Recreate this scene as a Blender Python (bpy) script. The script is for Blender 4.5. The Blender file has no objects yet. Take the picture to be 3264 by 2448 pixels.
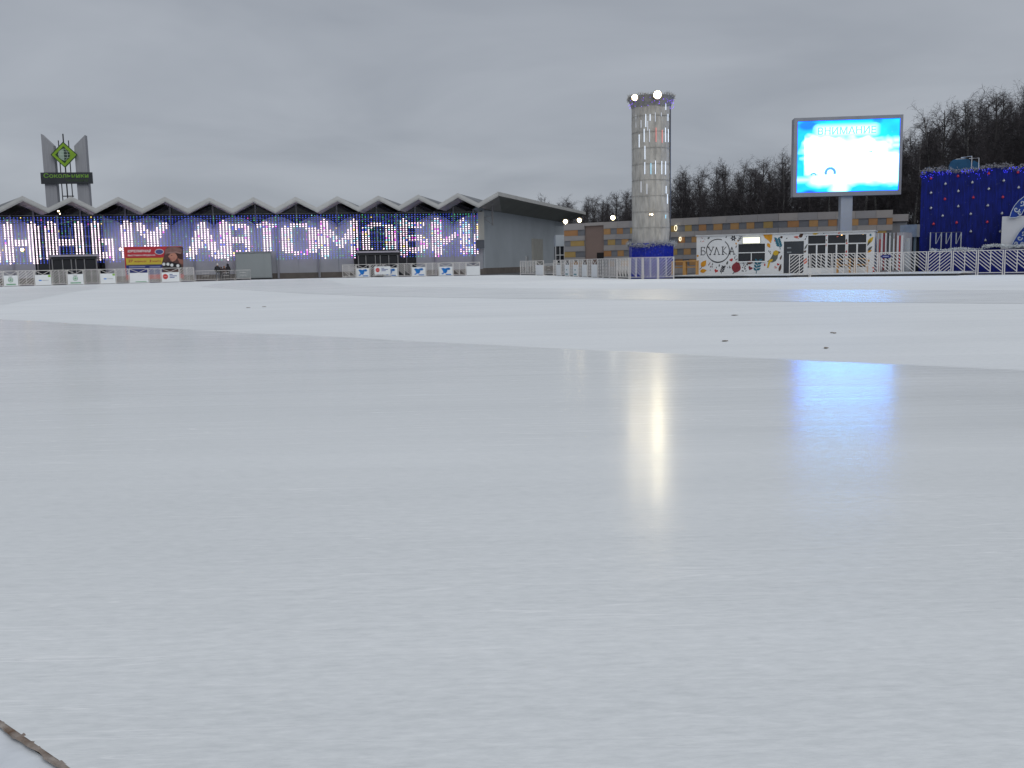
import bpy, math, random
import numpy as np
from mathutils import Vector, Matrix
random.seed(7)
S = bpy.context.scene
C = S.collection
R = math.radians

# ------------------------------------------------------------------ camera
F, CX, CY, CH = 3050.0, 1632.0, 1224.0, 1.25
PITCH, ROLL = math.atan(383.9 / F), R(1.126)
fw = Vector((0, math.cos(PITCH), -math.sin(PITCH)))
r0 = Vector((1, 0, 0)); u0 = Vector((0, math.sin(PITCH), math.cos(PITCH)))
rt = r0 * math.cos(ROLL) - u0 * math.sin(ROLL)
up = r0 * math.sin(ROLL) + u0 * math.cos(ROLL)
EYE = Vector((0, 0, CH))
cd = bpy.data.cameras.new('camera'); cam = bpy.data.objects.new('camera', cd); C.objects.link(cam)
cd.sensor_width = 36; cd.lens = 36 * F / 3264; cd.clip_end = 3000; cd.clip_start = .05
m = Matrix((rt, up, -fw)).transposed().to_4x4(); m.translation = EYE; cam.matrix_world = m
S.camera = cam

# ------------------------------------------------------------------ world, sun, exposure
w = bpy.data.worlds.new('World'); S.world = w; w.use_nodes = True
nt = w.node_tree; nt.nodes.clear(); N = nt.nodes.new; Lk = nt.links.new
out = N('ShaderNodeOutputWorld'); bg = N('ShaderNodeBackground'); bg.inputs[1].default_value = .1
sky = N('ShaderNodeTexSky'); sky.sky_type = 'NISHITA'; sky.sun_disc = False
sky.sun_elevation = R(48); sky.sun_rotation = R(150)
tc = N('ShaderNodeTexCoord'); sep = N('ShaderNodeSeparateXYZ'); Lk(tc.outputs['Generated'], sep.inputs[0])
za = N('ShaderNodeMath'); za.operation = 'ABSOLUTE'; Lk(sep.outputs[2], za.inputs[0])
zb = N('ShaderNodeMath'); zb.operation = 'ADD'; zb.inputs[1].default_value = .16; Lk(za.outputs[0], zb.inputs[0])
dx = N('ShaderNodeMath'); dx.operation = 'DIVIDE'; Lk(sep.outputs[0], dx.inputs[0]); Lk(zb.outputs[0], dx.inputs[1])
dy = N('ShaderNodeMath'); dy.operation = 'DIVIDE'; Lk(sep.outputs[1], dy.inputs[0]); Lk(zb.outputs[0], dy.inputs[1])
cmb = N('ShaderNodeCombineXYZ'); Lk(dx.outputs[0], cmb.inputs[0]); Lk(dy.outputs[0], cmb.inputs[1])
nz = N('ShaderNodeTexNoise'); nz.inputs['Scale'].default_value = 1.0; nz.inputs['Detail'].default_value = 4.5
nz.inputs['Roughness'].default_value = .5; nz.inputs['Distortion'].default_value = .4; Lk(cmb.outputs[0], nz.inputs['Vector'])
cr = N('ShaderNodeValToRGB'); cr.color_ramp.elements[0].position = .3; cr.color_ramp.elements[1].position = .72
cr.color_ramp.elements[0].color = (3.05, 3.32, 3.78, 1); cr.color_ramp.elements[1].color = (4.2, 4.5, 4.98, 1)
Lk(nz.outputs[0], cr.inputs[0])
mx = N('ShaderNodeMixRGB'); mx.inputs[0].default_value = .96; Lk(sky.outputs[0], mx.inputs[1]); Lk(cr.outputs[0], mx.inputs[2])
Lk(mx.outputs[0], bg.inputs[0]); Lk(bg.outputs[0], out.inputs[0])
sd = bpy.data.lights.new('sun', 'SUN'); sd.energy = 1.2; sd.angle = R(60); sd.color = (1, .99, .96)
so = bpy.data.objects.new('sun', sd); C.objects.link(so); so.rotation_euler = (R(42), 0, R(30))
S.view_settings.view_transform = 'Standard'; S.view_settings.look = 'None'
S.view_settings.exposure = 0; S.view_settings.gamma = 1; S.view_settings.use_curve_mapping = False

S.cycles.max_bounces = 6; S.cycles.diffuse_bounces = 3; S.cycles.glossy_bounces = 3; S.cycles.transmission_bounces = 2
# ------------------------------------------------------------------ pixel helpers
def ray(x, y): return fw * F + rt * (x - CX) - up * (y - CY)
def yh(x): return 872.13 - .019653 * x
def hp(x, Y):                       # plan point under the horizon pixel x at forward distance Y
    d = ray(x, yh(x)); return Vector((d.x / d.y * Y, Y, 0))
def G(x, y, z=0):
    d = ray(x, y); t = (z - CH) / d.z; p = EYE + d * t; return Vector((p.x, p.y, z))
def zat(x, y, Y):
    d = ray(x, y); return CH + d.z / d.y * Y
class Fr:                           # local frame: x along a face, y into it, z up
    def __init__(s, A, B):
        s.o = Vector((A.x, A.y, 0)); s.rz = math.atan2(B.y - A.y, B.x - A.x); s.L = (B - A).length
    def px(s, x, y, yo=0):
        d = ray(x, y); c, n = math.cos(-s.rz), math.sin(-s.rz)
        e = EYE - s.o
        ex, ey = e.x * c - e.y * n, e.x * n + e.y * c
        qx, qy = d.x * c - d.y * n, d.x * n + d.y * c
        t = (yo - ey) / qy
        return ex + qx * t, CH + d.z * t
    def u(s, x, yo=0): return s.px(x, yh(x), yo)[0]
    def world(s, x, y=0, z=0):
        c, n = math.cos(s.rz), math.sin(s.rz)
        return Vector((s.o.x + x * c - y * n, s.o.y + x * n + y * c, z))

# ------------------------------------------------------------------ materials
MATS = {}
def mat(name, c, rough=.75, var=.12, scale=1.5, metal=0, bump=0, spec=.3, c2=None, stretch=(1, 1, 1)):
    if name in MATS: return MATS[name]
    m = bpy.data.materials.new(name); m.use_nodes = True; t = m.node_tree; b = t.nodes['Principled BSDF']
    b.inputs['Roughness'].default_value = rough; b.inputs['Metallic'].default_value = metal
    b.inputs['Specular IOR Level'].default_value = spec
    tcn = t.nodes.new('ShaderNodeTexCoord'); mp = t.nodes.new('ShaderNodeMapping'); mp.inputs['Scale'].default_value = stretch
    t.links.new(tcn.outputs['Object'], mp.inputs[0])
    n = t.nodes.new('ShaderNodeTexNoise'); n.inputs['Scale'].default_value = scale; n.inputs['Detail'].default_value = 6
    t.links.new(mp.outputs[0], n.inputs['Vector'])
    r = t.nodes.new('ShaderNodeValToRGB'); r.color_ramp.elements[0].position = .3; r.color_ramp.elements[1].position = .7
    a = [max(0, v * (1 - var)) for v in c]; d = [min(1, v * (1 + var)) for v in c]
    if c2: d = list(c2)
    r.color_ramp.elements[0].color = (*a, 1); r.color_ramp.elements[1].color = (*d, 1)
    t.links.new(n.outputs[0], r.inputs[0]); t.links.new(r.outputs[0], b.inputs['Base Color'])
    if bump:
        bp = t.nodes.new('ShaderNodeBump'); bp.inputs['Strength'].default_value = bump; bp.inputs['Distance'].default_value = .03
        t.links.new(n.outputs[0], bp.inputs['Height']); t.links.new(bp.outputs[0], b.inputs['Normal'])
    MATS[name] = m; return m
def em(name, c, s):
    if name in MATS: return MATS[name]
    m = bpy.data.materials.new(name); m.use_nodes = True; b = m.node_tree.nodes['Principled BSDF']
    b.inputs['Base Color'].default_value = (*[min(.8, v * .6 + .1) for v in c], 1)
    b.inputs['Emission Color'].default_value = (*c, 1); b.inputs['Emission Strength'].default_value = s
    if name.startswith(('led_', 'violet', 'blue_led', 'tube_', 'screen_', 'neon', 'warm_bulb', 'halo_')): m.cycles.emission_sampling = 'NONE'
    MATS[name] = m; return m
GLASS = mat('dark_glass', (.012, .013, .017), .08, .3, .4, spec=.5)
WHITE = mat('white_paint', (.72, .73, .74), .55, .06, 2)
FENCE = mat('fence_paint', (.66, .635, .61), .6, .1, 2.5)
STEEL = mat('galvanised_steel', (.42, .44, .46), .45, .12, 3, metal=.5)
DARK = mat('dark_metal', (.04, .042, .047), .5, .2, 3)

# ------------------------------------------------------------------ mesh builder
class MB:
    def __init__(s): s.v = []; s.f = []
    def add(s, vs, fs):
        o = len(s.v); s.v += [tuple(p) for p in vs]; s.f += [tuple(i + o for i in f) for f in fs]; return s
    def box(s, x0, x1, y0, y1, z0, z1):
        return s.add([(x0, y0, z0), (x1, y0, z0), (x1, y1, z0), (x0, y1, z0), (x0, y0, z1), (x1, y0, z1), (x1, y1, z1), (x0, y1, z1)],
                     [(0, 3, 2, 1), (4, 5, 6, 7), (0, 1, 5, 4), (1, 2, 6, 5), (2, 3, 7, 6), (3, 0, 4, 7)])
    def prism(s, poly, y0, y1):     # polygon in x,z
        n = len(poly)
        return s.add([(x, y0, z) for x, z in poly] + [(x, y1, z) for x, z in poly],
                     [tuple(range(n)), tuple(range(2 * n - 1, n - 1, -1))] + [(i, i + n, (i + 1) % n + n, (i + 1) % n) for i in range(n)])
    def slab(s, poly, z0, z1):      # polygon in x,y
        n = len(poly)
        return s.add([(x, y, z1) for x, y in poly] + [(x, y, z0) for x, y in poly],
                     [tuple(range(n)), tuple(range(2 * n - 1, n - 1, -1))] + [(i, i + n, (i + 1) % n + n, (i + 1) % n) for i in range(n)])
    def tube(s, pts, rs, n=6):
        pts = [Vector(p) for p in pts]
        if not isinstance(rs, (list, tuple)): rs = [rs] * len(pts)
        vs = []; fs = []
        for i, p in enumerate(pts):
            d = (pts[min(i + 1, len(pts) - 1)] - pts[max(i - 1, 0)]).normalized()
            a = d.orthogonal().normalized(); b = d.cross(a)
            for k in range(n):
                t = 2 * math.pi * k / n; vs.append(p + (a * math.cos(t) + b * math.sin(t)) * rs[i])
        for i in range(len(pts) - 1):
            for k in range(n):
                fs.append((i * n + k, i * n + (k + 1) % n, (i + 1) * n + (k + 1) % n, (i + 1) * n + k))
        fs += [tuple(range(n - 1, -1, -1)), tuple(range((len(pts) - 1) * n, len(pts) * n))]
        return s.add(vs, fs)
    def lathe(s, prof, n=24, cx=0, cy=0):   # prof: (r,z)
        vs = [(cx + r * math.cos(2 * math.pi * k / n), cy + r * math.sin(2 * math.pi * k / n), z) for r, z in prof for k in range(n)]
        fs = [(i * n + k, i * n + (k + 1) % n, (i + 1) * n + (k + 1) % n, (i + 1) * n + k) for i in range(len(prof) - 1) for k in range(n)]
        fs += [tuple(range(n - 1, -1, -1)), tuple(range((len(prof) - 1) * n, len(prof) * n))]
        return s.add(vs, fs)
    def ball(s, c, r, seg=8, rings=5, sq=(1, 1, 1)):
        pr = [(math.sin(math.pi * i / rings), -math.cos(math.pi * i / rings)) for i in range(1, rings)]
        vs = [(c[0], c[1], c[2] - r * sq[2])]
        for a, b in pr:
            for k in range(seg): vs.append((c[0] + r * sq[0] * a * math.cos(2 * math.pi * k / seg), c[1] + r * sq[1] * a * math.sin(2 * math.pi * k / seg), c[2] + r * sq[2] * b))
        vs.append((c[0], c[1], c[2] + r * sq[2])); L = len(vs) - 1; fs = []
        for k in range(seg):
            fs.append((0, 1 + (k + 1) % seg, 1 + k)); fs.append((L, L - seg + k, L - seg + (k + 1) % seg))
        for i in range(len(pr) - 1):
            for k in range(seg):
                a = 1 + i * seg; fs.append((a + k, a + (k + 1) % seg, a + seg + (k + 1) % seg, a + seg + k))
        return s.add(vs, fs)
    def octa(s, c, r):
        x, y, z = c
        return s.add([(x - r, y, z), (x + r, y, z), (x, y - r, z), (x, y + r, z), (x, y, z - r), (x, y, z + r)],
                     [(0, 2, 5), (2, 1, 5), (1, 3, 5), (3, 0, 5), (2, 0, 4), (1, 2, 4), (3, 1, 4), (0, 3, 4)])
    def stroke(s, pts, wd, y0, y1, closed=False):   # flat ribbon in x,z with thickness
        if closed: pts = list(pts) + [pts[0]]
        for (ax, az), (bx, bz) in zip(pts, pts[1:]):
            l = math.hypot(bx - ax, bz - az) or 1; nx, nz_ = -(bz - az) / l * wd / 2, (bx - ax) / l * wd / 2
            ex, ez = (bx - ax) / l * wd * .25, (bz - az) / l * wd * .25
            s.prism([(ax + nx - ex, az + nz_ - ez), (ax - nx - ex, az - nz_ - ez), (bx - nx + ex, bz - nz_ + ez), (bx + nx + ex, bz + nz_ + ez)], y0, y1)
        return s
def mesh(name, mb, smooth=False):
    me = bpy.data.meshes.new(name); me.from_pydata(mb.v, [], mb.f)
    if smooth: me.polygons.foreach_set('use_smooth', [True] * len(me.polygons))
    me.update(); return me
def fixn(me):
    import bmesh
    b = bmesh.new(); b.from_mesh(me); bmesh.ops.recalc_face_normals(b, faces=b.faces); b.to_mesh(me); b.free()
def put(name, me, parent=None, loc=(0, 0, 0), rot=(0, 0, 0), sc=None):
    o = bpy.data.objects.new(name, me); C.objects.link(o); o.parent = parent; o.location = loc; o.rotation_euler = rot
    if sc: o.scale = sc
    return o
def obj(name, mb, m, parent=None, smooth=False, label=None, kind=None, loc=(0, 0, 0), rz=0):
    me = mesh(name, mb, smooth); fixn(me); me.materials.append(m)
    o = put(name, me, parent, loc, (0, 0, rz))
    if label: o['label'] = label
    if kind: o['kind'] = kind
    return o
def tag(o, label, cat, group=None):
    o['label'] = label; o['category'] = cat
    if group: o['group'] = group
    return o
def thing(name, label, cat, loc=(0, 0, 0), rz=0, group=None):
    o = put(name, None, None, loc, (0, 0, rz)); o.empty_display_size = .3
    return tag(o, label, cat, group)
UNIT = {}
def cube(m):
    if m.name not in UNIT:
        me = mesh('piece', MB().box(-.5, .5, -.5, .5, -.5, .5)); me.materials.append(m); UNIT[m.name] = me
    return UNIT[m.name]
def piece(name, m, parent, x0, x1, y0, y1, z0, z1):
    return put(name, cube(m), parent, ((x0 + x1) / 2, (y0 + y1) / 2, (z0 + z1) / 2), (0, 0, 0), (abs(x1 - x0), abs(y1 - y0), abs(z1 - z0)))
def bar(name, m, parent, a, b, wd, y, th):      # straight bar in the x,z plane of the parent
    (ax, az), (bx, bz) = a, b; l = math.hypot(bx - ax, bz - az)
    return put(name, cube(m), parent, ((ax + bx) / 2, y, (az + bz) / 2), (0, -math.atan2(bz - az, bx - ax), 0), (l, th, wd))
def text(name, s, m, parent, x0, x1, z0, z1, y, bold=0, th=.012, shear=0):
    cu = bpy.data.curves.new(name, 'FONT'); cu.body = s; cu.offset = bold; cu.resolution_u = 3; cu.shear = shear
    t = bpy.data.objects.new(name, cu); C.objects.link(t); bpy.context.view_layer.update()
    me = bpy.data.meshes.new_from_object(t.evaluated_get(bpy.context.evaluated_depsgraph_get()))
    bpy.data.objects.remove(t); bpy.data.curves.remove(cu)
    co = np.array([v.co[:] for v in me.vertices]); a, b = co.min(0), co.max(0)
    for v in me.vertices:
        v.co = (x0 + (v.co.x - a[0]) / (b[0] - a[0]) * (x1 - x0), y, z0 + (v.co.y - a[1]) / (b[1] - a[1]) * (z1 - z0))
    me.materials.clear(); me.materials.append(m); me.name = name
    return put(name, me, parent)
def copy_tree(o, parent=None):
    c = o.copy(); C.objects.link(c); c.parent = parent
    for ch in o.children: copy_tree(ch, c)
    return c

# ================================================================== GROUND AND ICE
ASPH = mat('wet_asphalt', (.075, .077, .082), .6, .3, .6, bump=.2)
gm = MB().add([(-900, -300, -.03), (900, -300, -.03), (900, 1500, -.03), (-900, 1500, -.03)], [(0, 1, 2, 3)])
obj('ground', gm, ASPH, kind='structure')
def ice_material(name):
    m = bpy.data.materials.new(name); m.use_nodes = True; t = m.node_tree; b = t.nodes['Principled BSDF']
    nw = t.nodes.new; ln = t.links.new; tcn = nw('ShaderNodeTexCoord')
    def noise(sc, detail, vec, rot=0, ro=.55, dist=0):
        mp = nw('ShaderNodeMapping'); mp.inputs['Scale'].default_value = vec; mp.inputs['Rotation'].default_value = (0, 0, rot)
        ln(tcn.outputs['Object'], mp.inputs[0]); n = nw('ShaderNodeTexNoise'); n.inputs['Scale'].default_value = sc; n.inputs['Distortion'].default_value = dist
        n.inputs['Detail'].default_value = detail; n.inputs['Roughness'].default_value = ro; ln(mp.outputs[0], n.inputs['Vector']); return n.outputs[0]
    def mth(op, a, b_=None, c_=None):
        n = nw('ShaderNodeMath'); n.operation = op
        for k, v in enumerate((a, b_, c_)):
            if v is None: continue
            if isinstance(v, (int, float)): n.inputs[k].default_value = v
            else: ln(v, n.inputs[k])
        return n.outputs[0]
    def mr(v, a, b_, c_, d):
        n = nw('ShaderNodeMapRange'); ln(v, n.inputs[0])
        for k, q in enumerate((a, b_, c_, d)): n.inputs[k + 1].default_value = q
        return n.outputs[0]
    at = nw('ShaderNodeAttribute'); at.attribute_name = 'wet'
    sweep = noise(.55, 4, (.16, 1.7, 1), R(-8)); fine = noise(26, 3, (.4, 1.3, 1), R(-12), .75); patch = noise(.1, 3, (1, 1, 1), 0, .6, .6); lines = noise(6, 4, (.045, 1.9, 1), R(-7), .65)
    wet = mr(mth('ADD', at.outputs['Fac'], mth('MULTIPLY', mth('SUBTRACT', lines, .5), .9)), .25, .75, 0, 1)
    # thin skate cuts in several directions
    cuts = None
    for rot, sc, st in ((-14, 9, .03), (24, 8, .035), (-50, 8, .045)):
        n = noise(sc, 2, (st, 1, 1), R(rot), .5, .15); l = mr(mth('ABSOLUTE', mth('SUBTRACT', n, .5)), 0, .006, 1, 0)
        k = mr(noise(.35, 2, (1, 1, 1), R(rot), .5), .46, .6, 0, 1); l = mth('MULTIPLY', l, k)
        cuts = l if cuts is None else mth('MAXIMUM', cuts, l)
    tone = mth('ADD', mth('ADD', mth('MULTIPLY', sweep, .9), mth('MULTIPLY', patch, .9)), mth('ADD', mth('MULTIPLY', fine, 1.5), mth('MULTIPLY', lines, .5)))
    tone = mr(tone, 1.45, 2.35, 0, 1)
    def ramp(lo, hi):
        r = nw('ShaderNodeMixRGB'); ln(tone, r.inputs[0]); r.inputs[1].default_value = (*lo, 1); r.inputs[2].default_value = (*hi, 1); return r.outputs[0]
    mix = nw('ShaderNodeMixRGB'); ln(wet, mix.inputs[0]); ln(ramp((.69, .715, .735), (.845, .868, .885)), mix.inputs[1]); ln(ramp((.665, .69, .703), (.855, .877, .888)), mix.inputs[2])
    mc = nw('ShaderNodeMixRGB'); mc.inputs[2].default_value = (.92, .93, .94, 1); ln(mth('MULTIPLY', cuts, .5), mc.inputs[0]); ln(mix.outputs[0], mc.inputs[1])
    ln(mc.outputs[0], b.inputs['Base Color']); b.inputs['Roughness'].default_value = .85; b.inputs['Specular IOR Level'].default_value = 0
    gl_ = nw('ShaderNodeBsdfGlossy'); ln(mth('ADD', mr(sweep, .3, .7, .165, .225), mr(wet, 0, 1, .28, 0)), gl_.inputs['Roughness'])
    fr_ = nw('ShaderNodeFresnel'); fr_.inputs[0].default_value = 1.31
    gloss = mth('MULTIPLY', fr_.outputs[0], mth('MULTIPLY', mr(wet, 0, 1, .05, .52), mth('MULTIPLY', mr(lines, .35, .65, .75, 1.2), mr(fine, .35, .65, .6, 1.35))))
    gloss = mth('MULTIPLY', gloss, mth('SUBTRACT', 1, mth('MULTIPLY', cuts, .6)))
    ms = nw('ShaderNodeMixShader'); ln(gloss, ms.inputs[0]); ln(b.outputs[0], ms.inputs[1]); ln(gl_.outputs[0], ms.inputs[2]); ln(ms.outputs[0], t.nodes['Material Output'].inputs[0])
    bp = nw('ShaderNodeBump'); bp.inputs['Strength'].default_value = .22; bp.inputs['Distance'].default_value = .01
    ln(mth('ADD', mth('ADD', fine, lines), mth('MULTIPLY', cuts, -.5)), bp.inputs['Height']); ln(bp.outputs[0], b.inputs['Normal'])
    b2 = nw('ShaderNodeBump'); b2.inputs['Strength'].default_value = .1; b2.inputs['Distance'].default_value = .008; ln(mth('ADD', lines, mth('MULTIPLY', noise(34, 3, (.12, 1.5, 1), R(-8), .6), .5)), b2.inputs['Height']); ln(b2.outputs[0], gl_.inputs['Normal'])
    return m
ICEM = ice_material('rink_ice')
def wet_patch(poly, z, wd, soft=0):
    """freshly resurfaced ice: polygon with a rim where the wetness fades in"""
    P = []; rnj = random.Random(9); nsoft = 0
    for ia, (a, b) in enumerate(zip(poly, poly[1:] + poly[:1])):
        n = max(1, min(40, int(math.hypot(b[0] - a[0], b[1] - a[1]) / 1.2)))
        P += [(a[0] + (b[0] - a[0]) * k / n + (rnj.uniform(-.06, .06) if k else 0), a[1] + (b[1] - a[1]) * k / n + (rnj.uniform(-.06, .06) if k else 0)) for k in range(n)]
        if ia < soft - 1: nsoft = len(P)
    if not soft:
        me = bpy.data.meshes.new('wet_ice'); me.from_pydata([(x, y, z) for x, y in P], [], [tuple(range(len(P)))]); fixn(me)
        at = me.attributes.new('wet', 'FLOAT', 'POINT'); at.data.foreach_set('value', [.5] * len(P)); me.materials.append(ICEM); o = put('wet_ice', me); o['kind'] = 'structure'; return
    A = sum(p[0] * q[1] - q[0] * p[1] for p, q in zip(P, P[1:] + P[:1])); sg = 1 if A > 0 else -1
    Q = []
    for k, p in enumerate(P):
        a, b = P[k - 2], P[(k + 2) % len(P)]; l = math.hypot(b[0] - a[0], b[1] - a[1]) or 1
        Q.append((p[0] - sg * (b[1] - a[1]) / l * wd, p[1] + sg * (b[0] - a[0]) / l * wd))
    P, T_ = P, P; n = nsoft + 1; top_ = P[:n]; ins = Q[:n]; ins[0] = (ins[0][0], ins[0][1]); core = ins + P[n:]
    vs = [(x, y, z) for x, y in top_ + core]; me = bpy.data.meshes.new('wet_ice')
    me.from_pydata(vs, [], [(k, k + 1, k + 1 + n, k + n) for k in range(n - 1)] + [tuple(range(n, len(vs)))])
    fixn(me); at = me.attributes.new('wet', 'FLOAT', 'POINT'); at.data.foreach_set('value', [0.0] * n + [1.0] * len(core))
    me.materials.append(ICEM); o = put('wet_ice', me); o['kind'] = 'structure'
nearpts = [(30, -22), (3.4, -2.2), (1.1, .12), tuple(G(212, 2450).xy), tuple(G(-4, 2302).xy), (-2.6, 3.5), (-6, 5.0), (-20, 8), (-75, 14)]
LF = (G(8, 914), G(619, 898)); MF = (G(1091, 885.5), G(1529, 878)); RF1 = (G(1764, 878.5), G(2005, 890)); RF2 = (G(2007, 890), G(2149, 889)); RF3 = (G(2515, 883.5), G(2877, 878.5)); RF4 = (G(2877, 878.5), G(3285, 875.5))
def back(p, d=.35):
    v = Vector((p.x, p.y, 0)).normalized() * d; return (p.x + v.x, p.y + v.y)
ld = (LF[1] - LF[0]).normalized(); rd = (RF4[1] - RF4[0]).normalized()
farpts = [back(LF[0] - ld * 30), back(LF[1]), back(G(800, 892)), back(G(1000, 887)), back(MF[0]), back(MF[1]), back(G(1600, 876.5)), back(G(1658, 877)), back(RF1[0]), back(RF1[1]), back(RF2[1]), back(G(2330, 887)), back(RF3[0]), back(RF3[1]), back(RF4[1] + rd * 25)]
poly = nearpts + farpts + [(62, 20), (45, -15)]
obj('ice', MB().add([(x, y, 0) for x, y in poly], [tuple(range(len(poly)))]), ICEM, kind='structure')
# freshly resurfaced strips, wet and glossy
def strip(pts, z=.004, wd=1.6): wet_patch([tuple(G(x, y).xy) for x, y in pts], z, wd)
top = [(-300, 998), (0, 1014), (362, 1034), (723, 1054), (1157, 1074), (1600, 1096), (2032, 1117), (2525, 1141), (3264, 1173), (3800, 1196)]
pp = [(G(x, y).x, G(x, y).y) for x, y in top]
near = [(18, 4), (10, -5.5), (3.46, -2.1), (1.12, .14), tuple(G(217, 2447).xy), tuple(G(1, 2299).xy), (-2.58, 3.53), (-5.95, 5.05), (-12, 6.45)]
wet_patch(pp + near, .004, .45, len(pp))
strip([(940, 893), (1010, 889), (1060, 896), (1100, 908), (1250, 913), (1600, 918), (2000, 921), (2500, 923), (3264, 926), (3700, 928), (3700, 972), (3264, 968), (2500, 961), (2000, 955), (1600, 951), (1200, 945), (960, 935), (800, 925), (640, 914), (700, 903), (800, 897)])
strip([(-250, 938), (0, 925), (180, 914), (330, 911), (300, 920), (200, 936), (100, 955), (0, 972), (-250, 990)])
# rink edging by the photographer's feet and the trodden snow outside it
SNOW = mat('trodden_snow', (.68, .71, .75), .85, .1, 6, bump=.5)
sn = nearpts + [(-75, -20), (0, -35)]
obj('snow', MB().add([(x, y, -.012) for x, y in sn], [tuple(range(len(sn)))]), SNOW, kind='structure')
epts = []
for (a, b) in zip(nearpts[1:-1], nearpts[2:]):
    n = max(2, int(math.hypot(b[0] - a[0], b[1] - a[1]) / .02)); n = min(n, 300)
    epts += [(a[0] + (b[0] - a[0]) * i / n, a[1] + (b[1] - a[1]) * i / n) for i in range(n)]
vs = []; fs = []
for i, (x, y) in enumerate(epts):
    q = epts[min(i + 1, len(epts) - 1)]; p = epts[max(i - 1, 0)]
    l = math.hypot(q[0] - p[0], q[1] - p[1]); nx, ny = -(q[1] - p[1]) / l, (q[0] - p[0]) / l
    wv = .006 + .004 * math.sin(i * .9) * math.sin(i * .37 + 1) + random.uniform(0, .005)
    for k, (o, z) in enumerate(((-wv - .004, -.014), (-wv, .001), (0, .002), (wv * .8, .001), (wv * .8 + .003, -.004))): vs.append((x + nx * o, y + ny * o, z + random.uniform(0, .004)))
    if i:
        for k in range(4): fs.append(((i - 1) * 5 + k, (i - 1) * 5 + k + 1, i * 5 + k + 1, i * 5 + k))
RUST = mat('rusty_edging', (.16, .09, .05), .9, .25, 14, c2=(.40, .36, .33), bump=.8)
tag(obj('rink_edging', MB().add(vs, fs), RUST), 'dirty brown edging strip where the ice meets trodden snow', 'edging')

# ================================================================== PAVILION
pf = Fr(hp(71, 107), hp(1588, 118.5))
pav = thing('pavilion', 'long grey exhibition pavilion with zigzag folded roof and lilac wall panels', 'pavilion', pf.o, pf.rz)
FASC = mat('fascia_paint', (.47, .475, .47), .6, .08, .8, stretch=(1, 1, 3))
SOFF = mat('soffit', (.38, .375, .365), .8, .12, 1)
ROOF = mat('roof_felt', (.19, .20, .215), .85, .15, .5)
WALLM = mat('pavilion_panel', (.34, .35, .385), .7, .07, .6)
SIDEW = mat('pavilion_side', (.34, .375, .41), .7, .08, .25)
PLINTH = mat('plinth', (.13, .115, .105), .8, .15, 1)
FRM = mat('window_frame', (.20, .20, .21), .6, .1, 2)
pk_px = [(71, 624), (227, 626), (376, 627), (525, 627), (667, 629), (807, 628), (942, 627), (1075, 625), (1206, 623), (1333, 620), (1459, 615), (1588, 611)]
pk = [pf.px(*p) for p in pk_px]
if __name__ == '__main__': print('PEAKS', [(round(a, 2), round(b, 2)) for a, b in pk])
sp = (pk[3][0] - pk[0][0]) / 3
for k in range(2): pk.insert(0, (pk[0][0] - sp, pk[0][1]))
DROP = 1.28
va = [((a[0] + b[0]) / 2, (a[1] + b[1]) / 2 - DROP) for a, b in zip(pk, pk[1:])]
va.insert(0, (pk[0][0] - sp / 2, pk[0][1] - DROP))
zig = [va[0]]
for i, p in enumerate(pk):
    zig.append(p)
    if i + 1 < len(va): zig.append(va[i + 1])
FT = .43; OV = 4.0
for i, (a, b) in enumerate(zip(zig, zig[1:])):
    obj('fascia', MB().prism([a, (a[0], a[1] - FT), (b[0], b[1] - FT), b], 0, .14), FASC, pav)
    obj('fascia_trim', MB().prism([(a[0], a[1] - FT - .003), (a[0], a[1] - FT - .13), (b[0], b[1] - FT - .13), (b[0], b[1] - FT - .003)], .05, .16), FASC, pav)
def ridge_dir(u):
    t = (u - pk[2][0]) / (pk[-1][0] - pk[2][0]); a = R(-36 + 52 * t) - pf.rz * -1 * 0
    wd = Vector((math.sin(a), math.cos(a))); c, n = math.cos(-pf.rz), math.sin(-pf.rz)
    return (wd.x * c - wd.y * n, wd.x * n + wd.y * c)
DEP = 40
for a, b in zip(zig, zig[1:]):
    da, db = ridge_dir(a[0]), ridge_dir(b[0]); top_ = []
    ka, kb = DEP / da[1], DEP / db[1]
    q = [(a[0], .14, a[1] - .03), (b[0], .14, b[1] - .03), (b[0] + db[0] * kb, DEP, b[1] - .03), (a[0] + da[0] * ka, DEP, a[1] - .03)]
    obj('roof_plate', MB().add(q, [(0, 1, 2, 3)]), ROOF, pav)
    t = .5
    q2 = [(x, y if y > 1 else .16, z - t) for x, y, z in q]
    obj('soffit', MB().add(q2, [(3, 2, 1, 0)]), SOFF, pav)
# right flank: sloping fascia along the last ridge, soffit overhang and blue-grey wall
pr = pk[-1]; dr = ridge_dir(pr[0]); kr = 47 / dr[1]
zend = pr[1]
e0 = Vector((pr[0], 0, pr[1])); e1 = Vector((pr[0] + dr[0] * kr, 47, zend))
obj('fascia', MB().add([e0, e1, e1 - Vector((0, 0, .48)), e0 - Vector((0, 0, .48)), e0 + Vector((-.15, .1, 0)), e1 + Vector((-.15, .1, 0)), e1 + Vector((-.15, .1, -.48)), e0 + Vector((-.15, .1, -.48))], [(0, 1, 2, 3), (7, 6, 5, 4), (0, 4, 5, 1), (3, 2, 6, 7), (0, 3, 7, 4), (1, 5, 6, 2)]), FASC, pav)
cx_, _ = pf.px(1546, 800, OV); ex_, _ = pf.px(1546, 800, OV)
sw0 = Vector((cx_, OV, 0)); sw1 = Vector((cx_ + dr[0] / dr[1] * 41, OV + 41, 0))
zc = pf.px(1546, 668, OV)[1]
wl = MB(); o = Vector((-.3, 0, 0))
Z = lambda z: Vector((0, 0, z))
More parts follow.
